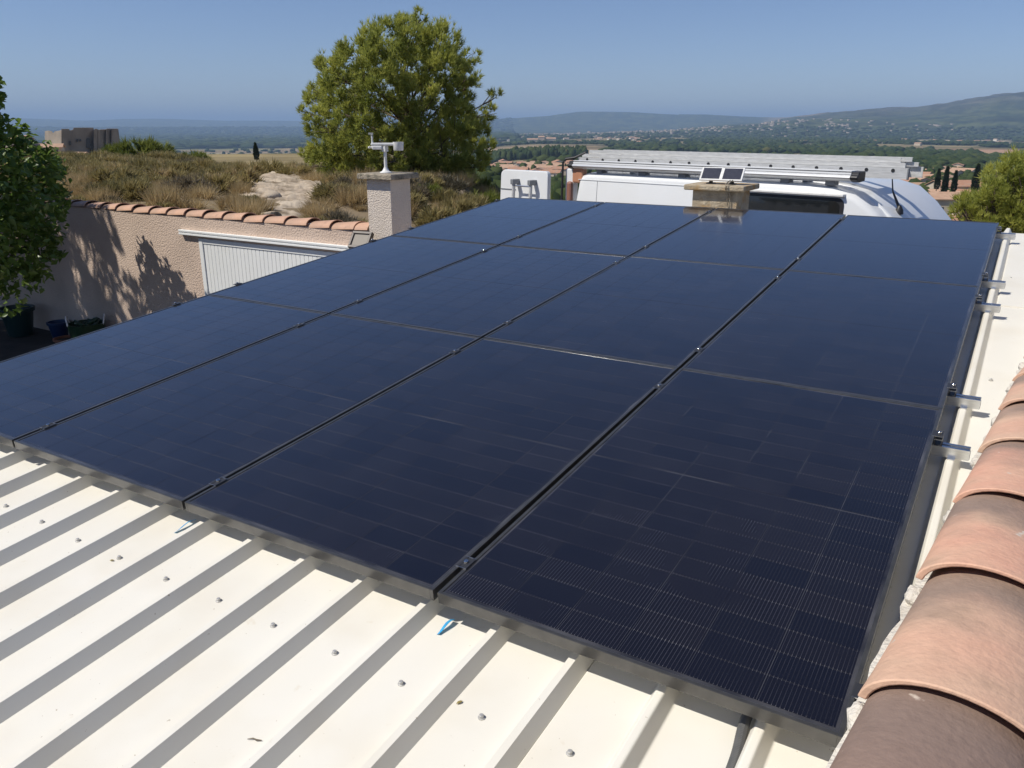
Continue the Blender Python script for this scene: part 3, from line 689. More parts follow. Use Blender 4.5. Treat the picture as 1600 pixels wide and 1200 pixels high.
# blue tape ends
for (ua, va, ub, vb, lab) in ((2.092, -0.036, 2.098, 0.045, 'scrap of blue tape by the left seam, poking out from the front edge'), (3.211, -0.032, 3.217, 0.03, 'scrap of blue tape by the right seam, poking out from the front edge')):
    mb = MB(); n = 6; vs = []; fs = []
    for i in range(n + 1):
        t = i / n; z = PAN + 0.003 + 0.012 * math.sin(t * 2.2) ** 2
        for s in (-1, 1): vs.append(roof(ua + (ub - ua) * t + s * 0.0075 * (0.6 + 0.4 * t), va + (vb - va) * t, z + 0.003 * s))
    for i in range(n): fs.append((2 * i, 2 * i + 1, 2 * i + 3, 2 * i + 2))
    mb.raw(vs, fs); o = mb.build('tape_strip', 'tape_blue'); so = o.modifiers.new('solid', 'SOLIDIFY'); so.thickness = 0.0008
    tag(o, lab, 'tape', 'blue tape scraps')

# scraps of dry leaf and twig lying on the metal
for (px_, py_, sz, ang, lab) in ((175, 876, 0.016, 0.4, 'tiny yellow-green leaf scrap lying on the roof at left'), (718, 1098, 0.018, 1.1, 'tiny yellow leaf scrap beside a rib near the front middle'), (440, 772, 0.010, 2.0, 'speck of dry leaf by the front edge of the array')):
    r_ = Vector(ray(px_, py_)); t_ = (roof(0, 0, PAN + 0.002) - Vector(CAM)).dot(RN) / r_.dot(RN); c_ = Vector(CAM) + r_ * t_
    mb = MB(); P_ = [(-1, 0, 0.1), (-0.3, 0.42, 0.25), (0.5, 0.36, 0.2), (1, 0, 0.05), (0.4, -0.38, 0.28), (-0.4, -0.34, 0.22)]
    Q_ = Matrix.Translation(c_) @ ROOF_M @ Matrix.Rotation(ang, 4, 'Z') @ Matrix.Scale(sz * 0.5, 4)
    mb.loft([[Q_ @ Vector(p) for p in P_], [Q_ @ Vector((p[0], p[1], p[2] + 0.10)) for p in P_]]); tag(mb.build('leaf_scrap', 'dead_leaf'), lab, 'leaf', 'leaf scraps on the roof')
r_ = Vector(ray(397, 1156)); t_ = (roof(0, 0, PAN + 0.003) - Vector(CAM)).dot(RN) / r_.dot(RN); c_ = Vector(CAM) + r_ * t_
mb = MB(); mb.tube([c_ + RX * -0.016 + RY * -0.006, c_ + RX * -0.004 + RY * 0.001 + RN * 0.002, c_ + RX * 0.006 + RY * 0.002 + RN * .001, c_ + RX * 0.017 + RY * 0.008], [0.0008, 0.0016, 0.0022, 0.001], n=6)
tag(mb.build('twig', 'twig'), 'little brown twig lying on the roof sheet at the front left', 'twig')

# two small solar panels on the back chimney
for i, (px0, lab) in enumerate(((1109, 'small white-framed solar panel on the roof chimney, left one of the pair'), (1142, 'small white-framed solar panel on the roof chimney, right one of the pair'))):
    c = on_y(px0, 296, 5.98)
    t = empty('small_solar_panel', (c[0], 6.0, 0.7075), lab, 'solar panel', 'small solar panels on the chimney')
    mb = MB(); mb.tube([(0, 0, 0.001), (0, 0, 0.04)], 0.018, n=12); mb.box(-0.035, 0.035, -0.03, 0.03, 0.0, 0.008); mb.build('stand', 'black_plastic', t)
    R_ = Matrix.Translation((0.0, 0.0, 0.088)) @ Matrix.Rotation(math.radians(6), 4, 'Z') @ Matrix.Rotation(math.radians(40), 4, 'X')
    mb = MB(); mb.box(-0.098, 0.098, -0.085, 0.085, -0.012, 0.004, M=R_); mb.build('frame', 'plastic_white', t, bevel=0.005)
    mb = MB(); mb.box(-0.082, 0.082, -0.069, 0.069, 0.0042, 0.006, M=R_); mb.build('cell_plate', 'mini_cells', t)
c = on_y(1142, 296, 5.98)
mb = MB()
for dx in (0.0, 0.022):
    mb.tube([(c[0] + dx, 5.97, 0.75), (c[0] + dx + 0.004, 5.80, 0.722), (c[0] + dx + 0.005, 5.785, 0.69), (c[0] + dx + 0.014, 5.84, 0.63), (c[0] + dx + 0.022, 5.845, 0.52)], 0.005, n=6)
tag(mb.build('panel_cable', 'concrete_cap', smooth=True), 'thin brown cable hanging down the roof chimney from the small panels', 'cable')

# ------------------------------------------------------------------ garage front with clay coping, door, chimney
WY = 6.2; WTOP = -0.045
garage = empty('garage', (-5, WY, -2.3), 'pinkish rendered garage wall with clay tile coping and white door', 'garage')
GI = Matrix.Translation((5, -WY, 2.3))
DX0, DX1 = -5.77, -2.9; DTOP = -0.34
mb = MB()
mb.box(-16, DX0, WY, WY + 0.28, -2.3, WTOP, M=GI); mb.box(DX1, -2.49, WY, WY + 0.28, -2.3, WTOP, M=GI); mb.box(DX0 + .0, DX1, WY, WY + 0.28, DTOP, WTOP, M=GI)
mb.build('wall', 'wall_render', garage)
mb = MB(); mb.box(-2.49, 0.4, WY + 0.02, WY + 0.28, -2.3, -0.3, M=GI); mb.build('side_wall', 'wall_render', garage)
mb = MB(); mb.box(DX0 + .001, DX1 - .001, WY + 0.20, WY + 0.26, -2.3, DTOP + .001, M=GI); mb.build('door_back', 'plastic_grey', garage)
# door with vertical slats
dr = empty('garage_door'); dr.parent = garage; dr.location = (0, 0, 0)
del_x = DX0 + 0.085; sw = 0.078; k = 0
while del_x + sw < DX1 - 0.05:
    mb = MB(); mb.box(del_x + 0.0025, del_x + sw - 0.0025, WY + 0.004, WY + 0.024, -2.27, DTOP - 0.076, M=GI); mb.build('slat', 'white_pvc', dr, bevel=0.006)
    del_x += sw
mb = MB(); mb.box(DX0 + 0.08, DX1 - 0.02, WY + 0.0245, WY + 0.035, -2.27, DTOP - 0.01, M=GI); mb.build('door_core', 'plastic_grey', dr)
mb = MB(); mb.box(DX0 + 0.002, DX0 + 0.08, WY - 0.012, WY + 0.09, -2.28, DTOP - .003, M=GI); mb.build('door_frame', 'white_pvc', garage, bevel=0.004)
mb = MB(); mb.box(DX0 + 0.081, DX1 - 0.002, WY - 0.006, WY + 0.09, DTOP - 0.075, DTOP - .004, M=GI); mb.build('door_head', 'white_pvc', garage, bevel=0.004)
# projecting white track cover over the door
mb = MB(); mb.box(-6.14, -2.56, WY - 0.060, WY - 0.002, -0.262, -0.236, M=GI); mb.box(-6.14, -2.56, WY - 0.045, WY - 0.002, -0.280, -0.2622, M=GI); mb.box(-6.14, -2.56, WY - 0.060, WY - 0.002, -0.306, -0.2802, M=GI)
mb.build('lintel_cover', 'white_pvc', garage, bevel=0.004)
# coping tiles
cme = tile_mesh('coping_tile', L=0.50, r0=0.155, r1=0.128, th=0.016, arc=84, n=12, m=4, drop=0.03, squash=0.62); cme.materials.append(MATS['clay_coping'])
lips_x = [-2.32 - 0.412 * k for k in range(0, 22)]
for k, x in enumerate(lips_x):
    o = bpy.data.objects.new('coping_tile', cme); COL.objects.link(o); o.parent = garage
    if x > -2.5: x = -2.505
    o.matrix_local = Matrix.Translation(GI @ Vector((x, WY + 0.13, WTOP + 0.012 + rnd.uniform(-.004, .004)))) @ Euler((rnd.uniform(-.012, .012), rnd.uniform(-.02, .02), math.pi / 2 + rnd.uniform(-.015, .015))).to_matrix().to_4x4()
mb = MB(); mb.box(-16, -2.491, WY + 0.03, WY + 0.25, WTOP + 0.0005, WTOP + 0.045, M=GI); mb.build('coping_bed', 'mortar', garage, bevel=0.02)
# chimney at the end of the wall
CX0, CX1, CY0, CY1 = -2.489, -2.115, WY - 0.004, WY + 0.375
mb = MB(); mb.box(CX0, CX1, CY0, CY1, -1.2, 0.600, M=GI); ch = mb.build('chimney', 'chimney_render', garage, bevel=0.006); ch['label'] = 'square rendered chimney with concrete cap'
mb = MB()
vsr = []
for z, e in ((0.600, 0.075), (0.606, 0.080), (0.655, 0.080), (0.668, 0.070)):
    vsr.append([GI @ Vector((x, y, z)) for x, y in ((CX0 - e, CY0 - e), (CX1 + e, CY0 - e), (CX1 + e, CY1 + e), (CX0 - e, CY1 + e))])
mb.loft(vsr); mb.build('cap', 'concrete_cap', ch, bevel=0.006)

# weather station on the chimney
ws = empty('weather_station', (-2.33, WY + 0.18, 0.668), 'white weather station with sensor arm on the rendered chimney', 'weather station')
mb = MB(); mb.lathe([(0.075, 0.001), (0.072, 0.010), (0.045, 0.022), (0.030, 0.045), (0.026, 0.06)], n=18); mb.build('base', 'plastic_white', ws, smooth=True)
mb = MB(); mb.lathe([(0.020, 0.055), (0.019, 0.15), (0.019, 0.255)], n=14); mb.box(-0.028, 0.028, -0.03, 0.03, 0.25, 0.315); mb.build('mast', 'plastic_white', ws, smooth=True)
ax = Vector((0.86, 0.51, 0)).normalized()
RM = Matrix.Rotation(math.atan2(ax.y, ax.x), 4, 'Z')
mb = MB(); mb.box(-0.165, 0.17, -0.032, 0.032, 0.318, 0.352, M=RM); mb.box(-0.15, -0.03, -0.038, 0.038, 0.272, 0.3175, M=RM); mb.build('arm', 'plastic_white', ws, bevel=0.010)
c_ = RM @ Vector((0.165, 0, 0))
mb = MB(); mb.lathe([(0.055, 0.262), (0.060, 0.268), (0.064, 0.345), (0.066, 0.362), (0.058, 0.362), (0.054, 0.335)], c=(c_.x, c_.y, 0), n=22); mb.build('rain_gauge', 'plastic_white', ws, smooth=True)
c_ = RM @ Vector((-0.150, 0, 0))
mb = MB(); mb.lathe([(0.012, 0.352), (0.010, 0.40), (0.012, 0.402), (0.013, 0.425), (0.006, 0.432)], c=(c_.x, c_.y, 0), n=12); mb.build('vane_post', 'plastic_white', ws, smooth=True)
mb = MB(); mb.lathe([(0.014, 0.432), (0.014, 0.442), (0.004, 0.450)], c=(c_.x, c_.y, 0), n=12)
mb.box(c_.x - 0.055, c_.x + 0.02, c_.y - 0.002, c_.y + 0.002, 0.447, 0.470); mb.build('wind_vane', 'plastic_grey', ws)
for a in (0.4, 2.5, 4.6):
    e_ = (c_.x + 0.05 * math.cos(a), c_.y + 0.05 * math.sin(a))
    mb = MB(); mb.tube([(c_.x, c_.y, 0.300), (e_[0], e_[1], 0.298)], 0.003, n=5); mb.lathe([(0.004, 0.284), (0.016, 0.290), (0.018, 0.302), (0.014, 0.311), (0.004, 0.314)], c=(e_[0], e_[1], 0), n=10); mb.build('wind_cup', 'plastic_white', ws, smooth=True)

# flood light on the wall by the chimney
fl = empty('flood_light', (-2.55, WY - 0.01, -0.16), 'dark square flood light on the wall beside the chimney foot', 'lamp')
FM = Matrix.Translation((0.05, -0.14, 0.03)) @ Matrix.Rotation(math.radians(8), 4, 'Z') @ Matrix.Rotation(math.radians(52), 4, 'X')
mb = MB()
for a in ((-0.14, 0.14, -0.115, -0.082), (-0.14, 0.14, 0.082, 0.115), (-0.14, -0.112, -0.0818, 0.0818), (0.112, 0.14, -0.0818, 0.0818)): mb.box(a[0], a[1], a[2], a[3], -0.03, 0.03, M=FM)
mb.build('housing', 'lamp_body', fl, bevel=0.004)
mb = MB(); mb.box(-0.1118, 0.1118, -0.0818, 0.0818, 0.004, 0.012, M=FM); mb.build('glass', 'lamp_glass', fl)
mb = MB(); mb.box(-0.1118, 0.1118, -0.0818, 0.0818, -0.05, 0.0, M=FM); mb.build('back_shell', 'plastic_grey', fl, bevel=0.006)
mb = MB(); mb.tube([FM @ Vector((0, 0, -0.05)), (0.03, 0.004, 0.0)], 0.016, n=10); mb.box(-0.02, 0.08, -0.004, 0.012, -0.05, 0.05); mb.build('bracket', 'lamp_body', fl)

# ------------------------------------------------------------------ things in the shady yard
def pot(name, px, py, yy, r, h, m, lab, cat, z=-2.3):
    c = on_y(px, py, yy); t = empty(name, (c[0], c[1], z), lab, cat)
    mb = MB(); mb.lathe([(r * 0.66, 0.001), (r * 0.70, 0.01), (r * 0.95, h * 0.86), (r * 1.06, h * 0.87), (r * 1.06, h), (r * 0.92, h), (r * 0.85, h * 0.8)], n=22); mb.build('body', m, t, smooth=True)
    mb = MB(); mb.lathe([(r * 0.05, h * 0.8), (r * 0.86, h * 0.81)], n=22); mb.build('soil', 'yard_soil', t)
    return t
pot('plant_pot', 101, 515, 5.62, 0.19, 0.20, 'terracotta_pot', 'terracotta plant pot on the yard floor in front of the green basket', 'pot')
pot('planter', 25, 480, 5.75, 0.27, 0.50, 'teal_plastic', 'dark teal round planter in the shade under the leafy tree', 'planter')
pot('bucket', 90, 500, 5.98, 0.17, 0.30, 'blue_plastic', 'blue bucket standing against the shaded garage wall', 'bucket')
c = on_y(134, 500, 5.86); hb = empty('hose_basket', (c[0], c[1], -2.3), 'green basket with a coiled garden hose against the garage wall', 'basket')
hb.scale = (1.0, 1.0, 1.45)
mb = MB(); mb.lathe([(0.20, 0.001), (0.26, 0.16), (0.285, 0.30), (0.27, 0.30), (0.245, 0.16), (0.18, 0.02)], n=22); mb.build('tub', 'green_plastic', hb, smooth=True)
hpth = [(0.20 * math.cos(t * 0.4) * (0.75 + 0.25 * math.sin(t * 1.3)), 0.20 * math.sin(t * 0.4) * (0.8 + 0.2 * math.cos(t)), 0.22 + 0.0016 * t + 0.03 * math.sin(t * 0.9)) for t in range(0, 70)]
mb = MB(); mb.tube(hpth, 0.014, n=6); mb.build('hose', 'green_plastic', hb, smooth=True)
for a in (0.5, 3.6):
    mb = MB(); mb.tube([(0.285 * math.cos(a + q * 0.22), 0.285 * math.sin(a + q * 0.22), 0.29 + 0.09 * math.sin(math.pi * q / 4)) for q in range(5)], 0.012, n=6); mb.build('handle', 'plastic_white', hb, smooth=True)

# ------------------------------------------------------------------ camper van parked behind the house
VD = Vector((0.972, -0.235, 0)).normalized(); VA = Vector((*at_dist(890, 262, 11.0)[:2], -2.06))
VROT = math.atan2(VD.y, VD.x)
van = empty('camper_van', VA, 'white camper van with roof awning parked behind the house', 'van', rotz=VROT)
# local: x from rear to front, y=0 near side, +y to far side, z up; roof about z=2.68
HT = 2.70
def side_y(z): return -0.02 + 0.085 * max(0.0, z - 1.1) / 1.5
def sect(x, zt, zb, k=1.0, w=2.02, r=0.10):
    """rounded cross-section; k narrows the upper body towards the nose"""
    zs = zt - r * 0.75
    pts = [(0.03, zb), (-0.01, zb + 0.10), (-0.02, zb + (zs - zb) * 0.34), (side_y(zb + (zs - zb) * 0.7) * k, zb + (zs - zb) * 0.7), (side_y(zs) * k, zs)]
    y0 = side_y(zs) * k
    for a in range(1, 6):
        an = math.radians(a * 18); pts.append((y0 + (r - r * math.cos(an)), zs + r * 0.75 * math.sin(an)))
    pts.append((y0 + 0.45, zt + 0.015))
    right = [(w - y, z) for y, z in pts[::-1]]
    lean = lambda z: 0.15 * max(0.0, z - 1.8) / 0.9 if x < 0.2 else 0.0
    return [(x + lean(z), y, z) for y, z in pts + right]
mb = MB()
st = [(0.0, HT - 0.06, 0.35, 1), (0.02, HT - 0.02, 0.34, 1), (0.10, HT, 0.34, 1), (0.45, HT + .003, 0.34, 1), (1.5, HT + .005, 0.33, 1), (2.9, HT + .005, 0.33, 1), (3.25, HT, 0.33, 1.0), (3.50, HT - 0.02, 0.33, 1.0), (3.73, HT - 0.08, 0.33, 1.05), (3.95, HT - 0.24, 0.33, 2.0), (4.12, HT - 0.42, 0.33, 2.6), (4.36, HT - 0.74, 0.33, 3.6), (4.66, HT - 1.12, 0.33, 5), (4.85, HT - 1.28, 0.33, 5), (5.30, HT - 1.45, 0.34, 4), (5.56, HT - 1.70, 0.36, 3), (5.64, HT - 1.95, 0.40, 3)]
mb.loft([sect(*s_) for s_ in st]); body = mb.build('body', 'van_paint', van, smooth=True)
def side_quad(x0, x1, z0, z1, out=0.008, rr=0.07):
    P = []
    for cx, cz, a0 in ((x1 - rr, z1 - rr, 0), (x0 + rr, z1 - rr, 90), (x0 + rr, z0 + rr, 180), (x1 - rr, z0 + rr, 270)):
        for k in range(5):
            a = math.radians(a0 + k * 22.5); P.append((cx + rr * math.cos(a), cz + rr * math.sin(a)))
    mb = MB(); mb.loft([[(x, side_y(z) - out, z) for x, z in P], [(x, side_y(z) + 0.03, z) for x, z in P]]); return mb
side_quad(2.00, 3.62, 1.62, 2.545, out=0.012).build('side_window', 'van_glass', van)
side_quad(1.96, 3.66, 1.58, 2.575, out=0.007).build('window_seal', 'black_plastic', van)
mb = MB(); mb.box(1.90, 3.66, 0.015, 0.12, 2.590, 2.615); mb.build('window_gutter', 'plastic_white', van, bevel=0.006)
side_quad(3.74, 4.22, 1.35, 2.0, out=0.010).build('cab_window', 'van_glass', van)
mb = MB(); wv = []
for (x, z, i) in ((4.17, HT - 0.48, 0.30), (4.62, HT - 1.06, 0.16)):
    for q in (i, 0.6, 1.01, 1.42, 2.02 - i): wv.append((x + (0.02 if 0.5 < q < 1.5 else 0.0), q, z + 0.022))
mb.raw(wv, [(k, k + 1, k + 6, k + 5) for k in range(4)]); o = mb.build('windscreen', 'van_glass', van); so = o.modifiers.new('solid', 'SOLIDIFY'); so.thickness = 0.02
mb = MB(); mb.box(0.4, 4.9, -0.036, -0.014, 0.72, 0.84); mb.build('side_moulding', 'black_plastic', van, bevel=0.008)
mb = MB(); mb.box(5.52, 5.77, 0.06, 1.96, 0.34, 0.72); mb.build('bumper', 'black_plastic', van, bevel=0.06)
for y in (0.10, 1.58):
    mb = MB(); mb.box(5.50, 5.68, y, y + 0.34, 0.78, 1.06); mb.build('headlight', 'lamp_glass', van, bevel=0.05)
wmb = MB()
wmb.tube([(0, -0.11, 0), (0, -0.10, 0), (0, 0.10, 0), (0, 0.11, 0)], [0.29, 0.34, 0.34, 0.29], n=28); tyre_me = wmb.mesh('tyre'); tyre_me.materials.append(MATS['rubber'])
wmb = MB(); wmb.tube([(0, -0.118, 0), (0, -0.105, 0)], [0.12, 0.215], n=20); rim_me = wmb.mesh('rim'); rim_me.materials.append(MATS['alu'])
for x in (1.05, 4.50):
    for y, fl_ in ((0.09, 0), (1.93, math.pi)):
        t = bpy.data.objects.new('tyre', tyre_me); link(t, van, (x, y, 0.345)); t.rotation_euler = (0, 0, fl_)
        q = bpy.data.objects.new('rim', rim_me); link(q, t)
# rear: dark doorway, pillar lights, open near door with ladder
mb = MB(); mb.box(-0.012, 0.004, 0.20, 1.82, 0.5, 1.8); mb.build('rear_opening', 'van_glass', van)
mb = MB(); mb.box(-0.16, -0.014, 0.10, 0.20, 1.25, 2.74); mb.build('rear_pillar', 'van_paint', van, bevel=0.02)
mb = MB(); mb.box(-0.02, 0.155, 0.075, 0.18, 2.56, 2.80); mb.build('marker_light', 'lens_orange', van, bevel=0.02)
mb = MB(); mb.box(-0.09, -0.004, 0.035, 0.099, 2.05, 2.58); mb.build('tail_light', 'lens_red', van, bevel=0.03)
mb = MB(); mb.tube([(-0.17, 0.02, 1.4), (-0.17, 0.06, 2.82), (-0.13, 0.07, 2.86), (0.0, 0.10, 2.88), (0.14, 0.16, 2.95)], [0.014, 0.014, 0.018, 0.018, 0.012], n=8); mb.build('rear_strut', 'black_plastic', van, smooth=True)
dmb = MB()
P = []
for cx, cz, a0, r_ in ((-0.47, 2.62, 0, 0.05), (-1.23, 2.62, 90, 0.10)):
    for k in range(6):
        a = math.radians(a0 + k * 18); P.append((cx + r_ * math.cos(a), cz + 0.07 * math.sin(a)))
P += [(-1.37, 0.45), (-0.37, 0.45)]
dmb.loft([[(x, side_y(z) + o_, z) for x, z in P] for o_ in (-0.03, 0.04)])
door = dmb.build('rear_door', 'van_paint', van, bevel=0.012)
mb = MB(); mb.box(-1.32, -1.02, side_y(2.42) - 0.034, side_y(2.42), 2.418, 2.430); mb.build('door_crease', 'plastic_grey', door)
for x in (-0.98, -0.65):
    mb = MB(); mb.tube([(x, -0.13, 0.9), (x, -0.055, 2.50)], 0.024, n=10); mb.build('ladder_rail', 'ladder_alu', door, smooth=True)
    mb = MB(); mb.box(x - 0.030, x + 0.030, -0.095, 0.06, 2.502, 2.572); mb.build('ladder_bracket', 'plastic_grey', door, bevel=0.008)
for z in (1.1, 1.4, 1.7, 2.0, 2.25, 2.485):
    y_ = -0.13 + 0.075 * (z - 0.9) / 1.66
    mb = MB(); mb.tube([(-0.98, y_, z), (-0.65, y_, z)], 0.012, n=8); mb.build('ladder_rung', 'alu', door)
for z in (0.8, 1.5, 2.1):
    mb = MB(); mb.box(-0.395, -0.06, 0.02, 0.05, z, z + 0.05); mb.build('hinge', 'van_paint', van)
for x in (0.42, 1.92):                                             # pressed seams in the side panel
    mb = MB()
    mb.raw([(x, side_y(z) - 0.0022, z) for z in (1.2, 1.7, 2.2, 2.60)] + [(x + 0.006, side_y(z) - 0.0022, z) for z in (1.2, 1.7, 2.2, 2.60)], [(i, i + 1, i + 5, i + 4) for i in range(3)])
    o = mb.build('panel_seam', 'plastic_grey', van); so = o.modifiers.new('solid', 'SOLIDIFY'); so.thickness = 0.002
mb = MB(); mb.box(0.10, 3.3, side_y(2.6) - 0.006, side_y(2.6) + 0.01, 2.606, 2.613); mb.build('drip_rail', 'van_paint', van)
# roof rail and awning cassette along the near roof edge
for x0, x1 in ((0.47, 1.02), (1.13, 1.60), (1.72, 2.26), (2.38, 2.90), (3.02, 3.40)):
    mb = MB(); mb.box(x0, x1, 0.155, 0.20, HT + 0.022, HT + 0.062); mb.build('roof_rail', 'awning_white', van, bevel=0.008)
for x in (0.36, 1.025, 1.61, 2.27, 2.91, 3.41):
    mb = MB(); mb.box(x, x + 0.10, 0.11, 0.22, HT - 0.01, HT + 0.085); mb.build('roof_bracket', 'plastic_grey', van, bevel=0.006)
aw = MB(); pr = [(-0.04, 0.085), (-0.075, 0.095), (-0.10, 0.110), (-0.11, 0.126), (-0.105, 0.140), (-0.085, 0.150), (-0.075, 0.156), (-0.075, 0.172), (-0.060, 0.180), (0.055, 0.184), (0.075, 0.172), (0.075, 0.095)]
AZ = HT - 0.045; AX0, AX1 = 0.02, 3.70
aw.loft([[(x, y + 0.13, AZ + z) for y, z in pr] for x in (AX0, AX1)]); awn = aw.build('awning', 'awning_silver', van, smooth=True)
mb = MB(); mb.box(AX0, AX1, 0.052, 0.20, AZ + 0.1845, AZ + 0.192); mb.build('awning_lid', 'awning_white', awn)
mb = MB(); mb.box(AX0, AX1, 0.046, 0.0545, AZ + 0.157, AZ + 0.173); mb.build('awning_rail', 'awning_white', awn)
for x in (AX0 - 0.08, AX1 + 0.001):
    mb = MB(); mb.loft([[(x_, y * 1.05 + 0.13, AZ + (z - 0.135) * 1.10 + 0.135) for y, z in pr] for x_ in (x, x + 0.079)]); mb.build('awning_end_cap', 'black_plastic', awn, bevel=0.012)
# cab roof swage and aerial
pth = [(2.95, 0.34, HT + 0.008), (3.30, 0.34, HT + 0.000), (3.60, 0.33, HT - 0.052), (3.84, 0.33, HT - 0.16), (4.04, 0.33, HT - 0.325), (4.22, 0.34, HT - 0.55)]
mb = MB(); mb.tube(pth, [0.012, 0.024, 0.028, 0.028, 0.026, 0.02], n=8); mb.build('roof_swage', 'van_paint', van, smooth=True)
mb = MB(); mb.lathe([(0.045, -0.03), (0.040, 0.01), (0.022, 0.045), (0.012, 0.06)], c=(4.00, 0.62, HT - 0.265), n=12); mb.tube([(3.99, 0.62, HT - 0.22), (3.91, 0.62, HT - 0.07), (3.87, 0.62, HT + 0.15)], [0.016, 0.008, 0.004], n=6); mb.build('aerial', 'black_plastic', van, smooth=True)

# extension ladder lying on the van roof
ldr = empty('extension_ladder', VA + Vector((0, 0, HT - 0.05)), 'long aluminium extension ladder lying on the van roof', 'ladder', rotz=VROT)
secs = [(-0.20, 4.10, 0.42, 0.84, 0.115, 0.222), (-0.18, 4.06, 0.455, 0.805, 0.225, 0.268), (-0.08, 4.00, 0.48, 0.78, 0.271, 0.318)]
for x0, x1, y0, y1, z0, z1 in secs:
    for y in (y0, y1):
        mb = MB(); w_ = 0.026
        prf = [(y, z0), (y + w_, z0), (y + w_, z0 + 0.004), (y + 0.006, z0 + 0.008), (y + 0.006, z1 - 0.008), (y + w_, z1 - 0.004), (y + w_, z1), (y, z1)]
        mb.loft([[(x, a, z) for a, z in prf] for x in (x0, x1)]); mb.build('stile', 'ladder_alu', ldr)
    nr = 16
    for k in range(nr):
        x = x0 + 0.14 + k * (x1 - x0 - 0.28) / (nr - 1)
        zc = (z0 + z1) / 2
        mb = MB(); mb.tube([(x, y0 + 0.002, zc), (x, y1 + 0.02, zc)], min(0.016, (z1 - z0) / 2 - 0.006), n=10); mb.build('rung', 'ladder_alu', ldr, smooth=True)
        if z0 < 0.2:
            mb = MB(); mb.tube([(x, y0 - 0.0035, zc + .028), (x, y0 - 0.0003, zc + .028)], 0.019, n=12); mb.build('rung_plug', 'black_plastic', ldr)
for x in (-0.215, 4.101):
    mb = MB(); mb.box(x, x + 0.014, 0.416, 0.45, 0.11, 0.226); mb.build('end_foot', 'plastic_grey', ldr, bevel=0.004)
for x in (0.8, 2.0, 3.1):
    mb = MB(); mb.box(x, x + 0.06, 0.24, 1.05, 0.02, 0.113); o = mb.build('roof_bar', 'plastic_grey', van); o.location = (0, 0, HT - 0.05)

# ------------------------------------------------------------------ foliage generators
def blades(cent, dirs, ln, wd, per, spread, rv):
    """tufts of narrow blades: cent (n,3), dirs (n,3)"""
    n = len(cent); c = np.repeat(cent, per, 0); d = np.repeat(unit(dirs), per, 0)
    d = unit(d + spread * rng.normal(size=d.shape)); L = np.repeat(ln, per)[:, None] * rng.uniform(.65, 1.15, (n * per, 1))
    s = unit(np.cross(d, rng.normal(size=d.shape))) * (np.repeat(wd, per)[:, None] * 0.5)
    v = np.stack([c - s, c + s, c + d * L], 1).reshape(-1, 3)
    t = np.arange(len(v)).reshape(-1, 3)
    return v, t, np.repeat(np.repeat(rv, per), 3)
def leaves(cent, normals, size, rv, asp=0.62):
    """pointed leaves folded along the rib"""
    n = len(cent); nn = unit(normals); a = unit(np.cross(nn, rng.normal(size=nn.shape))); b = np.cross(nn, a)
    s = size[:, None]
    p0 = cent - a * s * 0.5; p1 = cent + b * s * asp * 0.5 + nn * s * 0.10 - a * s * 0.08; p2 = cent + a * s * 0.55 - nn * s * 0.12; p3 = cent - b * s * asp * 0.5 + nn * s * 0.10 - a * s * 0.08
    v = np.stack([p0, p1, p2, p3], 1).reshape(-1, 3); i = np.arange(n)[:, None] * 4
    t = np.concatenate([i + np.array([[0, 1, 2]]), i + np.array([[0, 2, 3]])], 1).reshape(-1, 3)
    return v, t, np.repeat(rv, 4)
def ball(n, shell=0.45):
    p = unit(rng.normal(size=(n, 3))); r = (shell + (1 - shell) * rng.random((n, 1)) ** 0.6); return p * r, p
def limb(mb, a, b, r0, r1, bend=0.12, n=7, sides=7):
    a = Vector(a); b = Vector(b); L = (b - a).length; pth = []; rs = []
    j = Vector((rnd.uniform(-1, 1), rnd.uniform(-1, 1), rnd.uniform(-.3, .9))) * bend * L
    for i in range(n):
        t = i / (n - 1); pth.append(a.lerp(b, t) + j * math.sin(math.pi * t)); rs.append(r0 + (r1 - r0) * t)
    mb.tube(pth, rs, n=sides); return pth

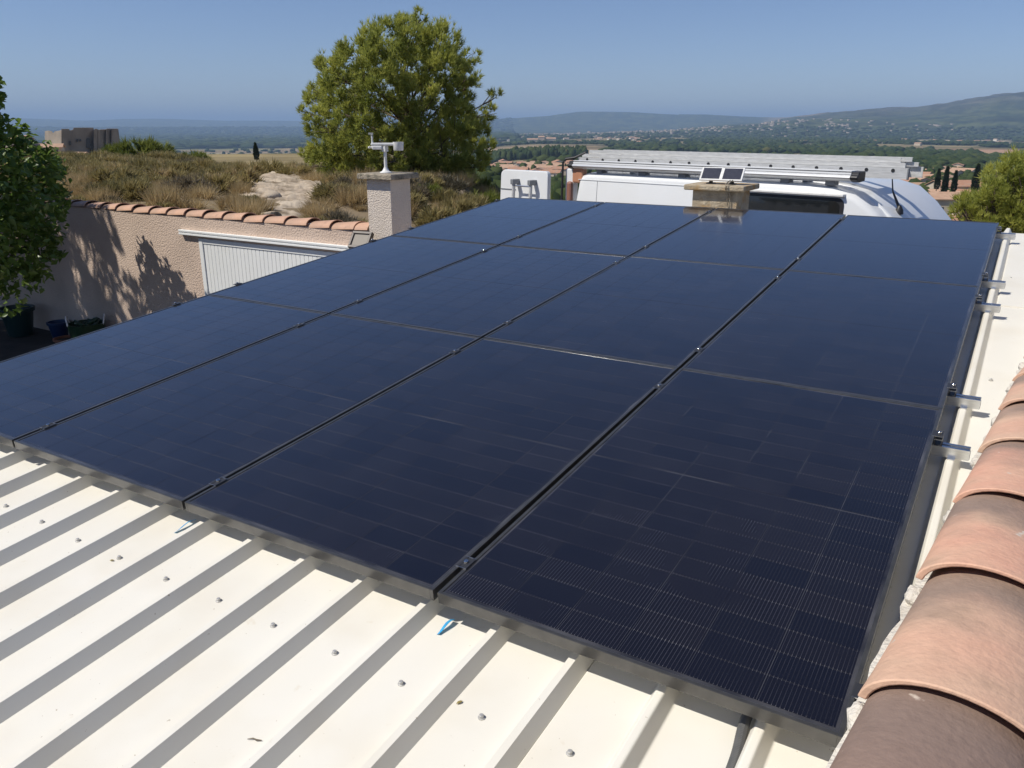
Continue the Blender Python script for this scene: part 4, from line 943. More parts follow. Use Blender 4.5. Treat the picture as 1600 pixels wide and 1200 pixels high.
def pine(name, label, base, lobes, dens=1.0, tuft=0.20, seed=3, trunk_r=0.22, group=None):
    """lobes: list of (centre, radius); tufts of needles fill each lobe's outer shell, limbs reach into every lobe"""
    root = empty(name, base, label, 'tree', group); B = np.array(base)
    mb = MB(); zt = max(l[0][2] for l in lobes) - base[2]
    trunk = []
    cx = np.mean([l[0][0] for l in lobes]) - base[0]; cy = np.mean([l[0][1] for l in lobes]) - base[1]
    for i in range(12):
        t = i / 11; trunk.append(Vector((cx * t + 0.12 * math.sin(t * 5), cy * t + 0.1 * math.cos(t * 4) - .1, zt * 0.86 * t - 0.15)))
    mb.tube(trunk, [trunk_r * (1 - 0.82 * i / 11) for i in range(12)], n=9)
    mb.build('trunk', 'bark', root, smooth=True)
    bmb = MB(); V = []; T = []; Rr = []; off = 0
    for (c, r) in lobes:
        cl = np.array(c) - B
        zj = min(max(cl[2] * 0.62 - 0.1, 0.35), zt * 0.8); k = min(11, max(0, int(zj / (zt * 0.86) * 11)))
        pth = limb(bmb, trunk[k], cl - np.array((0, 0, r * 0.2)), 0.028 + 0.02 * r, 0.012, bend=0.10, sides=5)
        for q in range(4):
            e = cl + ball(1, 0.6)[0][0] * r * 0.85; limb(bmb, pth[-2], e, 0.016, 0.005, n=4, sides=4)
        nT = int(dens * 330 * r * r / 0.36)
        p, nrm = ball(nT, 0.35)
        keep = p[:, 2] > -0.75
        p, nrm = p[keep], nrm[keep]
        # break the lobe into smaller bunches
        nb = max(5, int(9 * r / 0.6)); bc, _ = ball(nb, 0.72); bc = bc * np.array((1, 1, 0.9))
        dist = np.linalg.norm(p[:, None] - bc[None], axis=2); near = dist.argmin(1)
        pull = rng.uniform(0.30, 0.82, (len(p), 1)); p = p * (1 - pull) + bc[near] * pull + rng.normal(size=p.shape) * 0.05
        p = p + np.array((0, 0, 1.0)) * (rng.random((len(p), 1)) ** 6) * 0.35
        cent = cl + p * r * np.array((1.0, 1.0, 0.92))
        d = unit(p - bc[near] * 0.75) * 0.6 + unit(p) * 0.5 + np.array((0, 0, 0.95))
        rv = np.clip(0.25 + 0.35 * rng.random(nb)[near] + rng.normal(0, 0.13, len(p)) + 0.16 * unit(p)[:, 2], 0, 1)  # tone random by bunch, lighter towards the top of each lobe
        v, t, rr = blades(cent, d, np.full(len(p), tuft), np.full(len(p), tuft * 0.12), 9, 0.42, rv)
        V.append(v); T.append(t + off); Rr.append(rr); off += len(v)
    bmb.build('branches', 'bark', root)
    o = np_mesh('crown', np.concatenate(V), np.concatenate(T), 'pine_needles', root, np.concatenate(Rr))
    return root

# big pine behind the chimney: crown surveyed at 26 m
PD = 26.0
plob = [(645, 52, 34), (600, 66, 40), (685, 74, 38), (632, 32, 18), (657, 26, 14), (560, 96, 38), (522, 112, 34), (640, 108, 48), (697, 108, 36), (590, 132, 46), (540, 150, 42), (500, 150, 28), (655, 158, 48), (618, 188, 44), (560, 195, 46), (505, 192, 30), (478, 168, 13), (733, 92, 19), (729, 120, 24), (716, 150, 32), (776, 150, 13), (768, 172, 18), (748, 198, 24), (757, 226, 22), (716, 190, 36), (698, 232, 42), (738, 250, 30), (660, 232, 44), (610, 238, 40), (550, 240, 38), (508, 236, 28), (482, 238, 17), (530, 266, 28), (572, 270, 26), (640, 274, 36), (690, 274, 36), (728, 288, 22), (505, 258, 22), (548, 286, 18), (670, 300, 22), (710, 302, 20)]
lobes = []
for (x, y, r) in plob:
    sc_ = PD / F_PX * 1.02; R_ = r * sc_
    hw = 1 - ((x - 620) / 190.0) ** 2
    spread = 2.3 * max(0.12, hw)
    for dd in ((-spread * rnd.uniform(.5, 1.0)), (spread * rnd.uniform(0.1, 0.9))) if r > 22 else (rnd.uniform(-.3, .3),):
        lobes.append((tuple(at_dist(x + rnd.uniform(-5, 5), y + (6 if dd > 0 else 0), PD + dd)), R_ * rnd.uniform(0.74, 0.92) * (1.14 if y > 215 else 1.0)))
pb = at_dist(655, 300, PD)
pine('pine_tree', 'large rounded pine standing behind the rendered chimney', (pb[0], pb[1], float(near_z(pb[0], pb[1])) - 0.1), lobes, dens=1.0, tuft=0.175)

# pine by the right edge, below the house
rl = [(1588, 268, 24), (1560, 285, 24), (1600, 290, 30), (1545, 305, 22), (1575, 310, 28), (1525, 318, 20), (1612, 320, 30), (1550, 332, 24), (1590, 338, 26), (1514, 336, 16), (1500, 334, 12), (1506, 318, 12), (1530, 350, 20), (1570, 362, 26), (1610, 360, 26), (1640, 300, 30), (1650, 340, 32)]
lobes = []
for (x, y, r) in rl:
    R_ = r * 19.0 / F_PX * 1.03
    for dd in (-0.5, 0.6): lobes.append((tuple(at_dist(x + rnd.uniform(-4, 4), y, 19.0 + dd)), R_))
pb = at_dist(1585, 420, 19.0)
pine('pine_tree', 'bushy young pine at the right edge behind the roof corner', (pb[0], pb[1], -4.2), lobes, dens=1.0, tuft=0.14, trunk_r=0.13)

# leafy tree over the yard on the left
def broad_tree():
    base = np.array((-11.9, 3.9, -2.3)); root = empty('broadleaf_tree', tuple(base), 'dense leafy green tree at the left edge shading the garage wall', 'tree')
    mb = MB(); tr = limb(mb, (0, 0, -0.1), (0.15, 0.1, 1.7), 0.16, 0.12, bend=0.05, n=8, sides=10); mb.build('trunk', 'bark', root, smooth=True)
    lob = []
    for (x, y, dd, r) in ((28, 240, 13.6, .50), (52, 258, 13.9, .46), (74, 278, 13.9, .36), (30, 285, 13.2, .62), (60, 308, 13.5, .50), (82, 315, 13.9, .32), (25, 335, 13.0, .60), (54, 352, 13.3, .44), (20, 385, 12.8, .48), (50, 395, 13.1, .42), (78, 385, 13.4, .26), (-30, 300, 12.6, .8), (-60, 230, 12.6, .8), (-50, 370, 12.4, .7), (6, 226, 13.2, .36), (-14, 140, 13.0, .22), (-12, 172, 13.1, .22), (-25, 120, 12.9, .22), (-70, 150, 12.7, .6), (-8, 196, 13.1, .22), (-110, 250, 12.3, 1.0), (-110, 350, 12.0, 0.9), (-180, 220, 12, 1.0), (-190, 330, 11.8, 1.0), (-110, 170, 12.3, .8), (15, 418, 13.2, .42), (46, 424, 13.5, .32), (-20, 440, 13.0, .55)):
        lob.append((at_dist(x, y, dd) - base, r))
    nvis = len(lob)
    for k in range(60):  # unseen lobes added up-sun to shade the left of the wall
        wz = rnd.uniform(-2.6, 0.25); wx = rnd.uniform(-13.5, -9.6); t = rnd.uniform(3.6, 6.0)
        lob.append((np.array((wx - 0.53 * t, 6.2 - 0.57 * t, wz + t)) - base, rnd.uniform(.30, .5)))
    for k in range(95):
        wz = rnd.uniform(-2.6, 0.25); wx = rnd.uniform(-10.4, -7.95 + 0.72 * (-0.1 - wz)); t = rnd.uniform(3.6, 6.0)
        lob.append((np.array((wx - 0.53 * t, 6.2 - 0.57 * t, wz + t)) - base, rnd.uniform(.12, .28)))
    nsh = len(lob)
    for k in range(30):  # unseen lobes added out of frame to shade the yard floor
        lob.append((np.array((rnd.uniform(-17, -11.2), rnd.uniform(-0.5, 4.6), rnd.uniform(0.9, 3.2))) - base, rnd.uniform(.9, 1.3)))
    for (x, y, z, r) in ((-12.2, 2.4, 0.5, 1.1), (-11.2, 1.6, -0.1, 1.0), (-13.4, 2.6, 1.0, 1.2), (-12.9, 4.2, 0.7, 1.2), (-14.2, 4.4, 0.3, 1.3), (-10.6, 2.8, 0.2, 0.8), (-12.4, 0.8, 0.1, 1.0), (-11.0, 3.6, 0.1, 0.9), (-14.4, 1.6, 0.2, 1.3), (-13.2, 0.2, 0.6, 1.2), (-15.5, 3.2, 0.4, 1.3)):
        lob.append((np.array((x, y, z)) - base, r))
    bm_ = MB(); V = []; T = []; R_ = []; off = 0
    for li, (c, r) in enumerate(lob):
        pth = limb(bm_, tr[-1], c, 0.05 if r > .36 else 0.022, 0.010, bend=0.12, sides=5)
        for q in range(3): limb(bm_, pth[-2], c + ball(1, .6)[0][0] * r * .9, 0.014, 0.004, n=4, sides=4)
        n = int(1364 * r * r * (0.50 if li < nvis else 0.8)) + (40 if li < nvis else 14)
        p, nn = ball(n, 0.30)
        nb = max(6, int(14 * r)); bc, _ = ball(nb, 0.65); near = np.linalg.norm(p[:, None] - bc[None], axis=2).argmin(1)
        pull = rng.uniform(0.1, 0.55, (n, 1)); p = p * (1 - pull) + bc[near] * pull
        cent = c + p * r
        nrm = unit(p) * 0.6 + np.array((-0.25, -0.25, 0.75)) + rng.normal(size=p.shape) * 0.55
        rv = np.clip(0.30 + 0.3 * rng.random(nb)[near] + rng.normal(0, .16, n), 0, 1)
        v, t, rr = leaves(cent, nrm, rng.uniform(0.085, 0.145, n), rv); V.append(v); T.append(t + off); R_.append(rr); off += len(v)
    bm_.build('branches', 'bark', root)
    np_mesh('crown', np.concatenate(V), np.concatenate(T), 'broad_leaves', root, np.concatenate(R_))
broad_tree()

# ------------------------------------------------------------------ scrub on the hillside
def bush_mesh(name, n, r, h, blade, m, per=7, wd=0.10, up=0.7, spread=0.5):
    p, _ = ball(n, 0.35); p[:, 2] = np.abs(p[:, 2])
    nb = 7; bc, _ = ball(nb, .7); bc[:, 2] = np.abs(bc[:, 2]); near = np.linalg.norm(p[:, None] - bc[None], axis=2).argmin(1)
    pull = rng.uniform(0.1, .6, (n, 1)); p = p * (1 - pull) + bc[near] * pull
    cent = p * np.array((r, r, h)); d = unit(p) + np.array((0, 0, up))
    rv = np.clip(0.2 + 0.35 * rng.random(nb)[near] + rng.normal(0, .15, n) + .2 * p[:, 2], 0, 1)  # tone random by bunch, lighter towards the top of the bush
    v, t, rr = blades(cent, d, np.full(n, blade), np.full(n, blade * wd), per, spread, rv)
    me = np_mesh(name, v, t, m, None, rr)
    dat = me.data; bpy.data.objects.remove(me); return dat, (v, t, rr)
scrubA, sa = bush_mesh('foliage', 200, 0.55, 0.50, 0.24, 'scrub_leaves', per=7, wd=0.15)
scrubB, sb_ = bush_mesh('foliage', 260, 0.60, 0.42, 0.20, 'grey_shrub', per=8, wd=0.10)
shrubG, sg = bush_mesh('foliage', 320, 0.55, 0.60, 0.20, 'green_shrub', per=8, wd=0.14)
grassM, sgm = bush_mesh('foliage', 60, 0.26, 0.10, 0.34, 'dry_grass', per=7, wd=0.035, up=2.2, spread=0.35)
stem = MB()
for k in range(7):
    a = k * 0.9; stem.tube([(0, 0, -0.12), (0.1 * math.cos(a), 0.1 * math.sin(a), 0.12), (0.3 * math.cos(a), 0.3 * math.sin(a), 0.32)], [0.014, 0.010, 0.004], n=4)
stem_me = stem.mesh('stems'); stem_me.materials.append(MATS['twig'])
def scatter_mesh(arrs, pts, scl, rot):
    v, t, rr = arrs; n = len(pts); c, s = np.cos(rot), np.sin(rot)
    vv = v[None] * scl[:, None, :]
    x = vv[..., 0] * c[:, None] - vv[..., 1] * s[:, None]; y = vv[..., 0] * s[:, None] + vv[..., 1] * c[:, None]
    out = np.stack([x, y, vv[..., 2]], -1) + pts[:, None]
    tt = t[None] + (np.arange(n) * len(v))[:, None, None]
    rv = np.clip(rr[None] + rng.normal(0, 0.24, (n, 1)), 0, 1)
    return out.reshape(-1, 3), tt.reshape(-1, 3), rv.ravel()
def in_rock(x, y):
    px, _ = px_of(x, y); d = np.hypot(x - CAM[0], y - CAM[1])
    n = fbm(x / 2.2, y / 2.2, 12) - 0.5
    a = (px - 432) / 78 + 0.9 * n; b = (d - 21.5) / 7.5 + 1.4 * n
    return a * a + b * b < 0.62
def scrub_points(n, dmin, dmax, pmin, pmax, power=0.6):
    d = dmin + (dmax - dmin) * rng.random(n) ** power
    px = rng.uniform(pmin, pmax, n); al = np.arctan((px - 800) * HCOS / F_PX); a = HEAD - al
    x = CAM[0] - np.sin(a) * d; y = CAM[1] + np.cos(a) * d
    ok = (y > 6.95) & ~in_rock(x, y) & ~((x > -2.2) & (y < 12.8)); return x[ok], y[ok], d[ok]
x, y, d = scrub_points(1500, 12, 72, -60, 800, 0.75)
pts = np.stack([x, y, near_z(x, y) - 0.05], 1); half = rng.random(len(x)) < 0.62
s0 = rng.uniform(0.45, 1.25, len(x)) * (0.75 + 0.25 * np.clip(d / 30, 0, 1.6)); s0 = np.where(d < 18, s0 * 0.75, s0)
sc3 = np.stack([s0, s0, s0 * rng.uniform(0.7, 1.15, len(x))], 1)
va, ta_, ra = scatter_mesh((sa[0][::1], sa[1], sa[2]), pts[half][:800], sc3[half][:800], rng.uniform(0, 6.28, half.sum())[:800])
tag(np_mesh('scrub', va, ta_, 'scrub_leaves', None, ra), 'low brown and olive garrigue scrub covering the hillside', 'scrub', kind='stuff')
h2 = ~half
va, ta_, ra = scatter_mesh(sb_, pts[h2][:170], sc3[h2][:170], rng.uniform(0, 6.28, h2.sum())[:170])
tag(np_mesh('dead_scrub', va, ta_, 'grey_shrub', None, ra), 'grey leafless scrub scattered over the hillside', 'scrub', kind='stuff')
x, y, d = scrub_points(820, 11.5, 60, -40, 800, 0.9)
pts = np.stack([x, y, near_z(x, y) - 0.03], 1); s0 = rng.uniform(0.6, 1.4, len(x)); sc3 = np.stack([s0, s0, s0 * rng.uniform(.6, 1.2, len(x))], 1)
va, ta_, ra = scatter_mesh(sgm, pts, sc3, rng.uniform(0, 6.28, len(x)))
tag(np_mesh('dry_grass', va, ta_, 'dry_grass', None, ra), 'straw coloured dry grass on the hillside', 'grass', kind='stuff')
# single bushes one can pick out
def bush(px, d, s, me, lab, zs=1.0, grp='bushes on the hillside'):
    al = math.atan((px - 800) * HCOS / F_PX); a = HEAD - al
    x = CAM[0] - math.sin(a) * d; y = CAM[1] + math.cos(a) * d
    t = empty('bush', (x, y, float(near_z(x, y)) - 0.04), lab, 'bush', grp, rotz=rnd.uniform(0, 6)); t.scale = (s, s, s * zs)
    o = bpy.data.objects.new('foliage', me); link(o, t); o = bpy.data.objects.new('stems', stem_me); link(o, t)
bush(512, 15.6, 0.95, scrubB, 'grey-brown bush in front of the pale rock, left of the chimney')
bush(548, 15.2, 0.85, scrubB, 'grey twiggy bush right against the left side of the chimney')
bush(478, 15.4, 0.60, scrubA, 'low olive bush at the foot of the pale rock slope')
bush(680, 17.5, 0.95, scrubA, 'ochre bush right of the rendered chimney')
bush(715, 19.0, 0.9, scrubA, 'olive-ochre bush under the right side of the big pine')
bush(668, 20.5, 0.7, shrubG, 'fresh green bush behind the chimney, under the pine')
bush(758, 22.0, 1.15, shrubG, 'green bush between the pine and the van door')
bush(776, 17.0, 0.75, scrubB, 'dark twiggy bush just left of the van door')
bush(866, 15.5, 1.6, shrubG, 'bright green bush showing between the van and its open door', 1.75)
bush(745, 27.0, 1.0, shrubG, 'small green bush right of the pine trunk')
bush(215, 50.0, 2.4, shrubG, 'round green shrub right of the ruined castle')
bush(240, 58.0, 2.1, shrubG, 'yellow-green shrub on the hill crest beside the castle')
bush(180, 52.0, 1.9, shrubG, 'yellowish shrub just below the castle')
bush(270, 30.0, 1.1, scrubA, 'dark olive bush in the middle of the brown hillside')
bush(330, 22.0, 0.85, scrubB, 'grey dead bush left of the pale rock')
bush(300, 55.0, 1.9, shrubG, 'dark green shrub on the crest left of the cypress')

# pale limestone outcrop and loose rocks
def outcrop():
    n = 150; m_ = 130
    pxs = np.linspace(335, 545, n); ds = np.linspace(13.2, 30.5, m_)
    PX, D = np.meshgrid(pxs, ds); al = np.arctan((PX - 800) * HCOS / F_PX); A = HEAD - al
    X = CAM[0] - np.sin(A) * D; Y = CAM[1] + np.cos(A) * D
    nn = fbm(X / 2.2, Y / 2.2, 12) - 0.5
    rr = np.sqrt(((PX - 432) / 78 + 0.9 * nn) ** 2 + ((D - 21.5) / 7.5 + 1.4 * nn) ** 2)
    led = fbm(X / 0.9, Y / 1.4, 55, 5); step = np.floor(led * 9) / 9 * 0.6 + led * 0.4
    Z = near_z(X, Y) - 0.16 + 0.22 * (1 - sstep(0.55, 1.12, rr)) * (0.30 + 1.25 * step) * (0.45 + 0.55 * sstep(15, 22, D)) + 0.22 * sstep(17, 27, D) + 0.10 * (fbm(X / 0.5, Y / 0.35, 91) - .5) + 0.10 * fbm(X / 0.25, Y / 0.25, 66) - 0.5 * sstep(1.0, 1.3, rr)
    idx = np.arange(n * m_).reshape(m_, n); q = np.stack([idx[:-1, :-1], idx[:-1, 1:], idx[1:, 1:], idx[1:, :-1]], -1).reshape(-1, 4)
    o = np_mesh('rock_outcrop', np.stack([X, Y, Z], -1).reshape(-1, 3), q, 'limestone', quads=True)
    tag(o, 'pale limestone outcrop sloping down behind the coping tiles', 'rock')
outcrop()
def rock(px, d, s, lab):
    al = math.atan((px - 800) * HCOS / F_PX); a = HEAD - al; x = CAM[0] - math.sin(a) * d; y = CAM[1] + math.cos(a) * d
    bm = bmesh.new(); bmesh.ops.create_icosphere(bm, subdivisions=3, radius=1.0); k = rnd.random() * 50
    for v in bm.verts:
        q = v.co; f = 0.72 + 0.6 * float(vnoise(np.array([q.x * 1.3 + k]), np.array([q.y * 1.3 + q.z * 1.1 + k]), 5)[0])
        v.co = Vector((q.x * f * s, q.y * f * s * 0.8, q.z * f * s * 0.40))
    me = bpy.data.meshes.new('rock'); bm.to_mesh(me); bm.free(); me.materials.append(MATS['limestone'])
    o = bpy.data.objects.new('rock', me); link(o, None, (x, y, float(near_z(x, y)) + s * 0.12), (0, 0, rnd.uniform(0, 6))); tag(o, lab, 'rock', 'loose rocks on the hillside')
rock(362, 13.2, 0.22, 'single pale rock just above the coping tiles')
rock(408, 16.2, 0.22, 'flat rock at the left edge of the outcrop')
rock(418, 15.0, 0.17, 'small dark-shadowed rock on the outcrop, nearest the wall')
rock(412, 18.6, 0.26, 'rock at the upper left of the outcrop')
rock(445, 22.5, 0.32, 'pale boulder on top of the outcrop')
rock(470, 23.5, 0.36, 'long pale boulder on the crest of the outcrop')
rock(172, 26.0, 0.45, 'pale stone among the scrub below the castle')
rock(300, 27.0, 0.42, 'pale stone showing through the scrub in mid slope')
rock(700, 15.5, 0.16, 'pale flat stone in dry grass right of the chimney')
rock(780, 16.0, 0.20, 'grey stone left of the van door')

# ------------------------------------------------------------------ ruined castle on the left
cd = 350.0
def cpt(px, py, dd=0.0): return Vector(at_dist(px, py, cd + dd))
cb = cpt(130, 246); castle = empty('castle_ruin', (cb.x, cb.y, cb.z - 4), 'ruined grey stone castle with broken walls on the hill at left', 'castle')
CI = Matrix.Translation((-cb.x, -cb.y, -cb.z + 4))
def cwall(name, pts, depth, m='castle_stone', noisy=True):
    """pts: (px, py_top) along the wall head from left to right; wall drops to the ground and runs back by depth"""
    mb = MB(); front = []; back = []
    for i, (x, yt, dd) in enumerate(pts):
        t = CI @ cpt(x, yt, dd); g = CI @ cpt(x, 250, dd); t2 = CI @ cpt(x, yt + 0.5, dd); 
        bk = Vector(np.array(ray(x, 220)) * depth); bk.z = 0
        front.append((g, t)); back.append((g + bk, t + bk))
    for i in range(len(pts) - 1):
        a, b2, c, d2 = front[i][0], front[i + 1][0], front[i + 1][1], front[i][1]
        mb.face([a, b2, c, d2]); mb.face([back[i][0], back[i + 1][0], back[i + 1][1], back[i][1]][::-1]); mb.face([d2, c, back[i + 1][1], back[i][1]])
    for i in (0, len(pts) - 1): mb.face([front[i][0], front[i][1], back[i][1], back[i][0]])
    return mb.build(name, m, castle)
cwall('curtain_wall', [(70, 205, 14), (76, 204, 10), (81, 205, 8), (83, 208, 7), (86, 205, 5), (91, 204.5, 3), (97, 203, 0)], 3)
cwall('tower', [(96, 201.5, 0), (108, 201.5, 3), (109, 204, 3.2), (114, 203, 4.5), (115, 199.5, 4.7), (146, 199.5, 11), (147, 203, 11)], 14)
cwall('round_tower', [(146.5, 203.5, 8), (149, 201, 8.5), (153, 202, 10)], 12)
cwall('bastion', [(153, 203.5, 11), (156, 202.5, 12), (166, 202, 15), (167, 201, 15), (183, 201, 21), (185, 202, 22), (187.5, 222, 23)], 16)
for x, y0, y1, w in ((138, 216, 231, 7), (110, 220.5, 227, 3.2), (121, 217, 222, 2.5), (126, 217.5, 221, 2.5), (143, 228, 236, 3)):
    mb = MB(); d0 = 0.21 * (x - 96)
    n = 6; P = [(x - w / 2, y1), (x + w / 2, y1)] + [(x + w / 2 * math.cos(math.pi * k / n), y0 + 2 - 2 * math.sin(math.pi * k / n)) for k in range(n + 1)]
    mb.loft([[CI @ cpt(a, b2, d0 + q) for a, b2 in P] for q in (-0.4, 1.5)]); mb.build('window', 'far_window', castle)
for x, y, w in ((154.5, 202.5, 2.2), (166.5, 202, 2.0), (175, 202.5, 2.0)):
    cwall('buttress', [(x - w / 2, y, 9.5 + (x - 154) * .30), (x + w / 2, y + .5, 10.0 + (x - 154) * .30)], 3)

# ------------------------------------------------------------------ houses of the village
def village_house(px, d, w, dep, h, rot, lab, grp, roofm='roof_terracotta', wallm='plaster_cream', windows=False, name='village_house', z=None, chim=False):
    al = math.atan((px - 800) * HCOS / F_PX); a = HEAD - al; x = CAM[0] - math.sin(a) * d; y = CAM[1] + math.cos(a) * d
    zz = float(far_z(x, y)) if z is None else z
    t = empty(name, (x, y, zz - 0.6), lab, 'house', grp, rotz=rot)
    mb = MB(); mb.raw([(-w / 2, -dep / 2, 0), (w / 2, -dep / 2, 0), (w / 2, dep / 2, 0), (-w / 2, dep / 2, 0), (-w / 2, -dep / 2, h), (w / 2, -dep / 2, h), (w / 2, dep / 2, h), (-w / 2, dep / 2, h), (-w / 2, 0, h + dep * 0.17), (w / 2, 0, h + dep * 0.17)],
                      [(0, 1, 5, 4), (2, 3, 7, 6), (1, 2, 6, 9, 5), (3, 0, 4, 8, 7), (3, 2, 1, 0)]); mb.build('wall', wallm, t)
    o_ = 0.45; mb = MB(); rz = h + dep * 0.17 + 0.12; ez = h - 0.02
    for s in (-1, 1):
        A = [(-w / 2 - o_, s * (dep / 2 + o_), ez), (w / 2 + o_, s * (dep / 2 + o_), ez), (w / 2 + o_, 0, rz), (-w / 2 - o_, 0, rz)]
        mb.loft([A, [(p[0], p[1], p[2] + 0.22) for p in A]])
    r = mb.build('roof', roofm, t)
    if chim: mb = MB(); mb.box(w * 0.2, w * 0.2 + 0.8, -0.3, 0.5, rz - 0.3, rz + 1.1); mb.build('chimney', wallm, r)
    if windows:
        for sx in (-0.3, 0.0, 0.3):
            for side in (-1, 1):
                mb = MB(); mb.box(sx * w - 0.55, sx * w + 0.55, side * (dep / 2 + 0.02) - 0.03, side * (dep / 2 + 0.02) + 0.03, h * 0.45, h * 0.45 + 1.3); mb.build('window', 'far_window', t)
    return t
vr = random.Random(21)
def look_label(rm, wm, d_, dn, df, tail):
    band = 'nearest' if d_ < dn else ('farthest' if d_ > df else 'middle')
    return '%s-tiled house with %s walls in the %s rows of %s' % ('red' if rm == 'roof_terracotta' else 'pale', 'cream' if wm == 'plaster_cream' else 'off-white', band, tail)
# estate between the pine and the van
for k in range(46):
    d_ = vr.uniform(560, 1050); px_ = vr.uniform(772, 908); rm = vr.choice(('roof_terracotta', 'roof_terracotta', 'roof_terracotta_pale')); wm = vr.choice(('plaster_cream', 'plaster_pale'))
    village_house(px_, d_, vr.uniform(11, 19), vr.uniform(8, 12), vr.uniform(3.2, 5.2), vr.choice((0.3, 0.5, 1.9, 0.8, 2.2)) + vr.uniform(-.2, .2), look_label(rm, wm, d_, 700, 880, 'the estate left of the van'), 'estate houses left of the van', rm, wm, windows=True)
# village right of the windscreen
for k in range(30):
    d_ = vr.uniform(300, 900); px_ = vr.uniform(1395, 1545); rm = vr.choice(('roof_terracotta', 'roof_terracotta_pale')); wm = vr.choice(('plaster_cream', 'plaster_pale'))
    village_house(px_, d_, vr.uniform(11, 17), vr.uniform(8, 11), vr.uniform(3.5, 6.0), vr.uniform(0, 3.1), look_label(rm, wm, d_, 480, 700, 'the village right of the van'), 'village houses right of the van', rm, wm, windows=True)
village_house(1487, 118, 10, 8, 4.0, 0.55, 'nearest house beyond the van nose, showing one plain terracotta roof', 'near houses', windows=True, chim=True, z=-14.6)
village_house(1413, 215, 9, 7, 3.6, 0.9, 'small house with white gable just right of the ladder end', 'near houses', 'roof_terracotta_pale', 'plaster_pale', windows=True, z=-19)
village_house(1523, 330, 22, 10, 5.5, 0.6, 'long low villa with terracotta roof above the right-hand pine', 'near houses', windows=True, chim=True, z=-23.5)
village_house(1500, 235, 9, 8, 5.5, 0.4, 'cream two-storey house behind the cypresses', 'near houses', 'roof_terracotta_pale', 'plaster_cream', windows=True, z=-21)
# pale abbey-like block beyond the tan field
for i, (px_, w_, h_, lab) in enumerate(((832, 34, 13, 'left wing of the pink-beige estate beyond the tan field'), (846, 20, 20, 'tall middle block of the pink-beige estate beyond the tan field'), (861, 32, 15, 'right wing of the pink-beige estate beyond the tan field'))):
    village_house(px_, 2720 + i * 12, w_, 22, h_, 0.55, lab, 'estate beyond the field', 'roof_terracotta_pale', 'plaster_cream', windows=True, name='manor')
for k in range(60):
    d_ = vr.uniform(2600, 3900); px_ = vr.choice((vr.uniform(770, 900), vr.uniform(900, 1010), vr.uniform(900, 1010), vr.uniform(1240, 1600)))
    village_house(px_, d_, vr.uniform(13, 26), vr.uniform(10, 14), vr.uniform(4, 8), vr.uniform(0, 3.1), 'small pale house scattered in the wooded plain before the hills', 'far scattered houses', vr.choice(('roof_terracotta', 'roof_terracotta_pale')), vr.choice(('plaster_cream', 'plaster_pale')), name='distant_house')
# houses below the castle
for px_, d_, rot, py_, lab in ((71, 330, 0.9, 225, 'house with pale hipped tile roof left of the castle foot'), (86, 318, 1.4, 241, 'house with pale gable below the castle'), (20, 330, 0.5, 212, 'house roof peeping out above the leafy tree'), (112, 322, 0.3, 238, 'low grey-roofed house directly below the castle')):
    zr = at_dist(px_, py_, d_)[2]
    village_house(px_, d_, 8.5, 6, 3.4, rot, lab, 'houses by the castle', 'roof_terracotta_pale', 'plaster_cream', windows=True, z=zr - 4.0)
# hangars on the airfield
for px_, d_, w_ in ((247, 2050, 60), (262, 2100, 40), (290, 2200, 46), (320, 2400, 38)):
    village_house(px_, d_, w_, 22, 7, 0.45, 'long pale shed at the edge of the airfield', 'airfield sheds', 'plaster_pale', 'plaster_pale', name='shed')
def box_town():
    """the far town: thousands of specks of wall and roof that read as one mass"""
    V = []; Q = []; off = 0
    for k in range(430):
        z_ = vr.random()
        if z_ < 0.45: px_, d_ = vr.gauss(900, 75), vr.uniform(4200, 6500)
        elif z_ < 0.8: px_, d_ = vr.uniform(980, 1330), vr.gauss(5350, 260)
        else: px_, d_ = vr.uniform(1100, 1500), vr.uniform(4300, 5600)
        if px_ < 775 or px_ > 1600: continue
        al = math.atan((px_ - 800) * HCOS / F_PX); a = HEAD - al; x = CAM[0] - math.sin(a) * d_; y = CAM[1] + math.cos(a) * d_; z = float(far_z(x, y))
        w, dp, h = vr.uniform(8, 26), vr.uniform(8, 14), vr.uniform(3, 8) + (8 if vr.random() < 0.04 else 0); r = vr.uniform(0, 3.1); c, s = math.cos(r), math.sin(r)
        for zz in (z - 3, z + h):
            for (u, v) in ((-w / 2, -dp / 2), (w / 2, -dp / 2), (w / 2, dp / 2), (-w / 2, dp / 2)): V.append((x + u * c - v * s, y + u * s + v * c, zz))
        for f in ((0, 1, 5, 4), (1, 2, 6, 5), (2, 3, 7, 6), (3, 0, 4, 7), (4, 5, 6, 7)): Q.append([off + i for i in f])
        off += 8
    o = np_mesh('far_town', np.array(V), np.array(Q), 'castle_stone', quads=True); o.data.materials.append(MATS['roof_terracotta_pale'])
    o.data.polygons.foreach_set('material_index', [1 if i % 5 == 4 else 0 for i in range(len(o.data.polygons))])
    tag(o, 'far pale town spread along the foot of the blue hills', 'town', kind='stuff')
box_town()

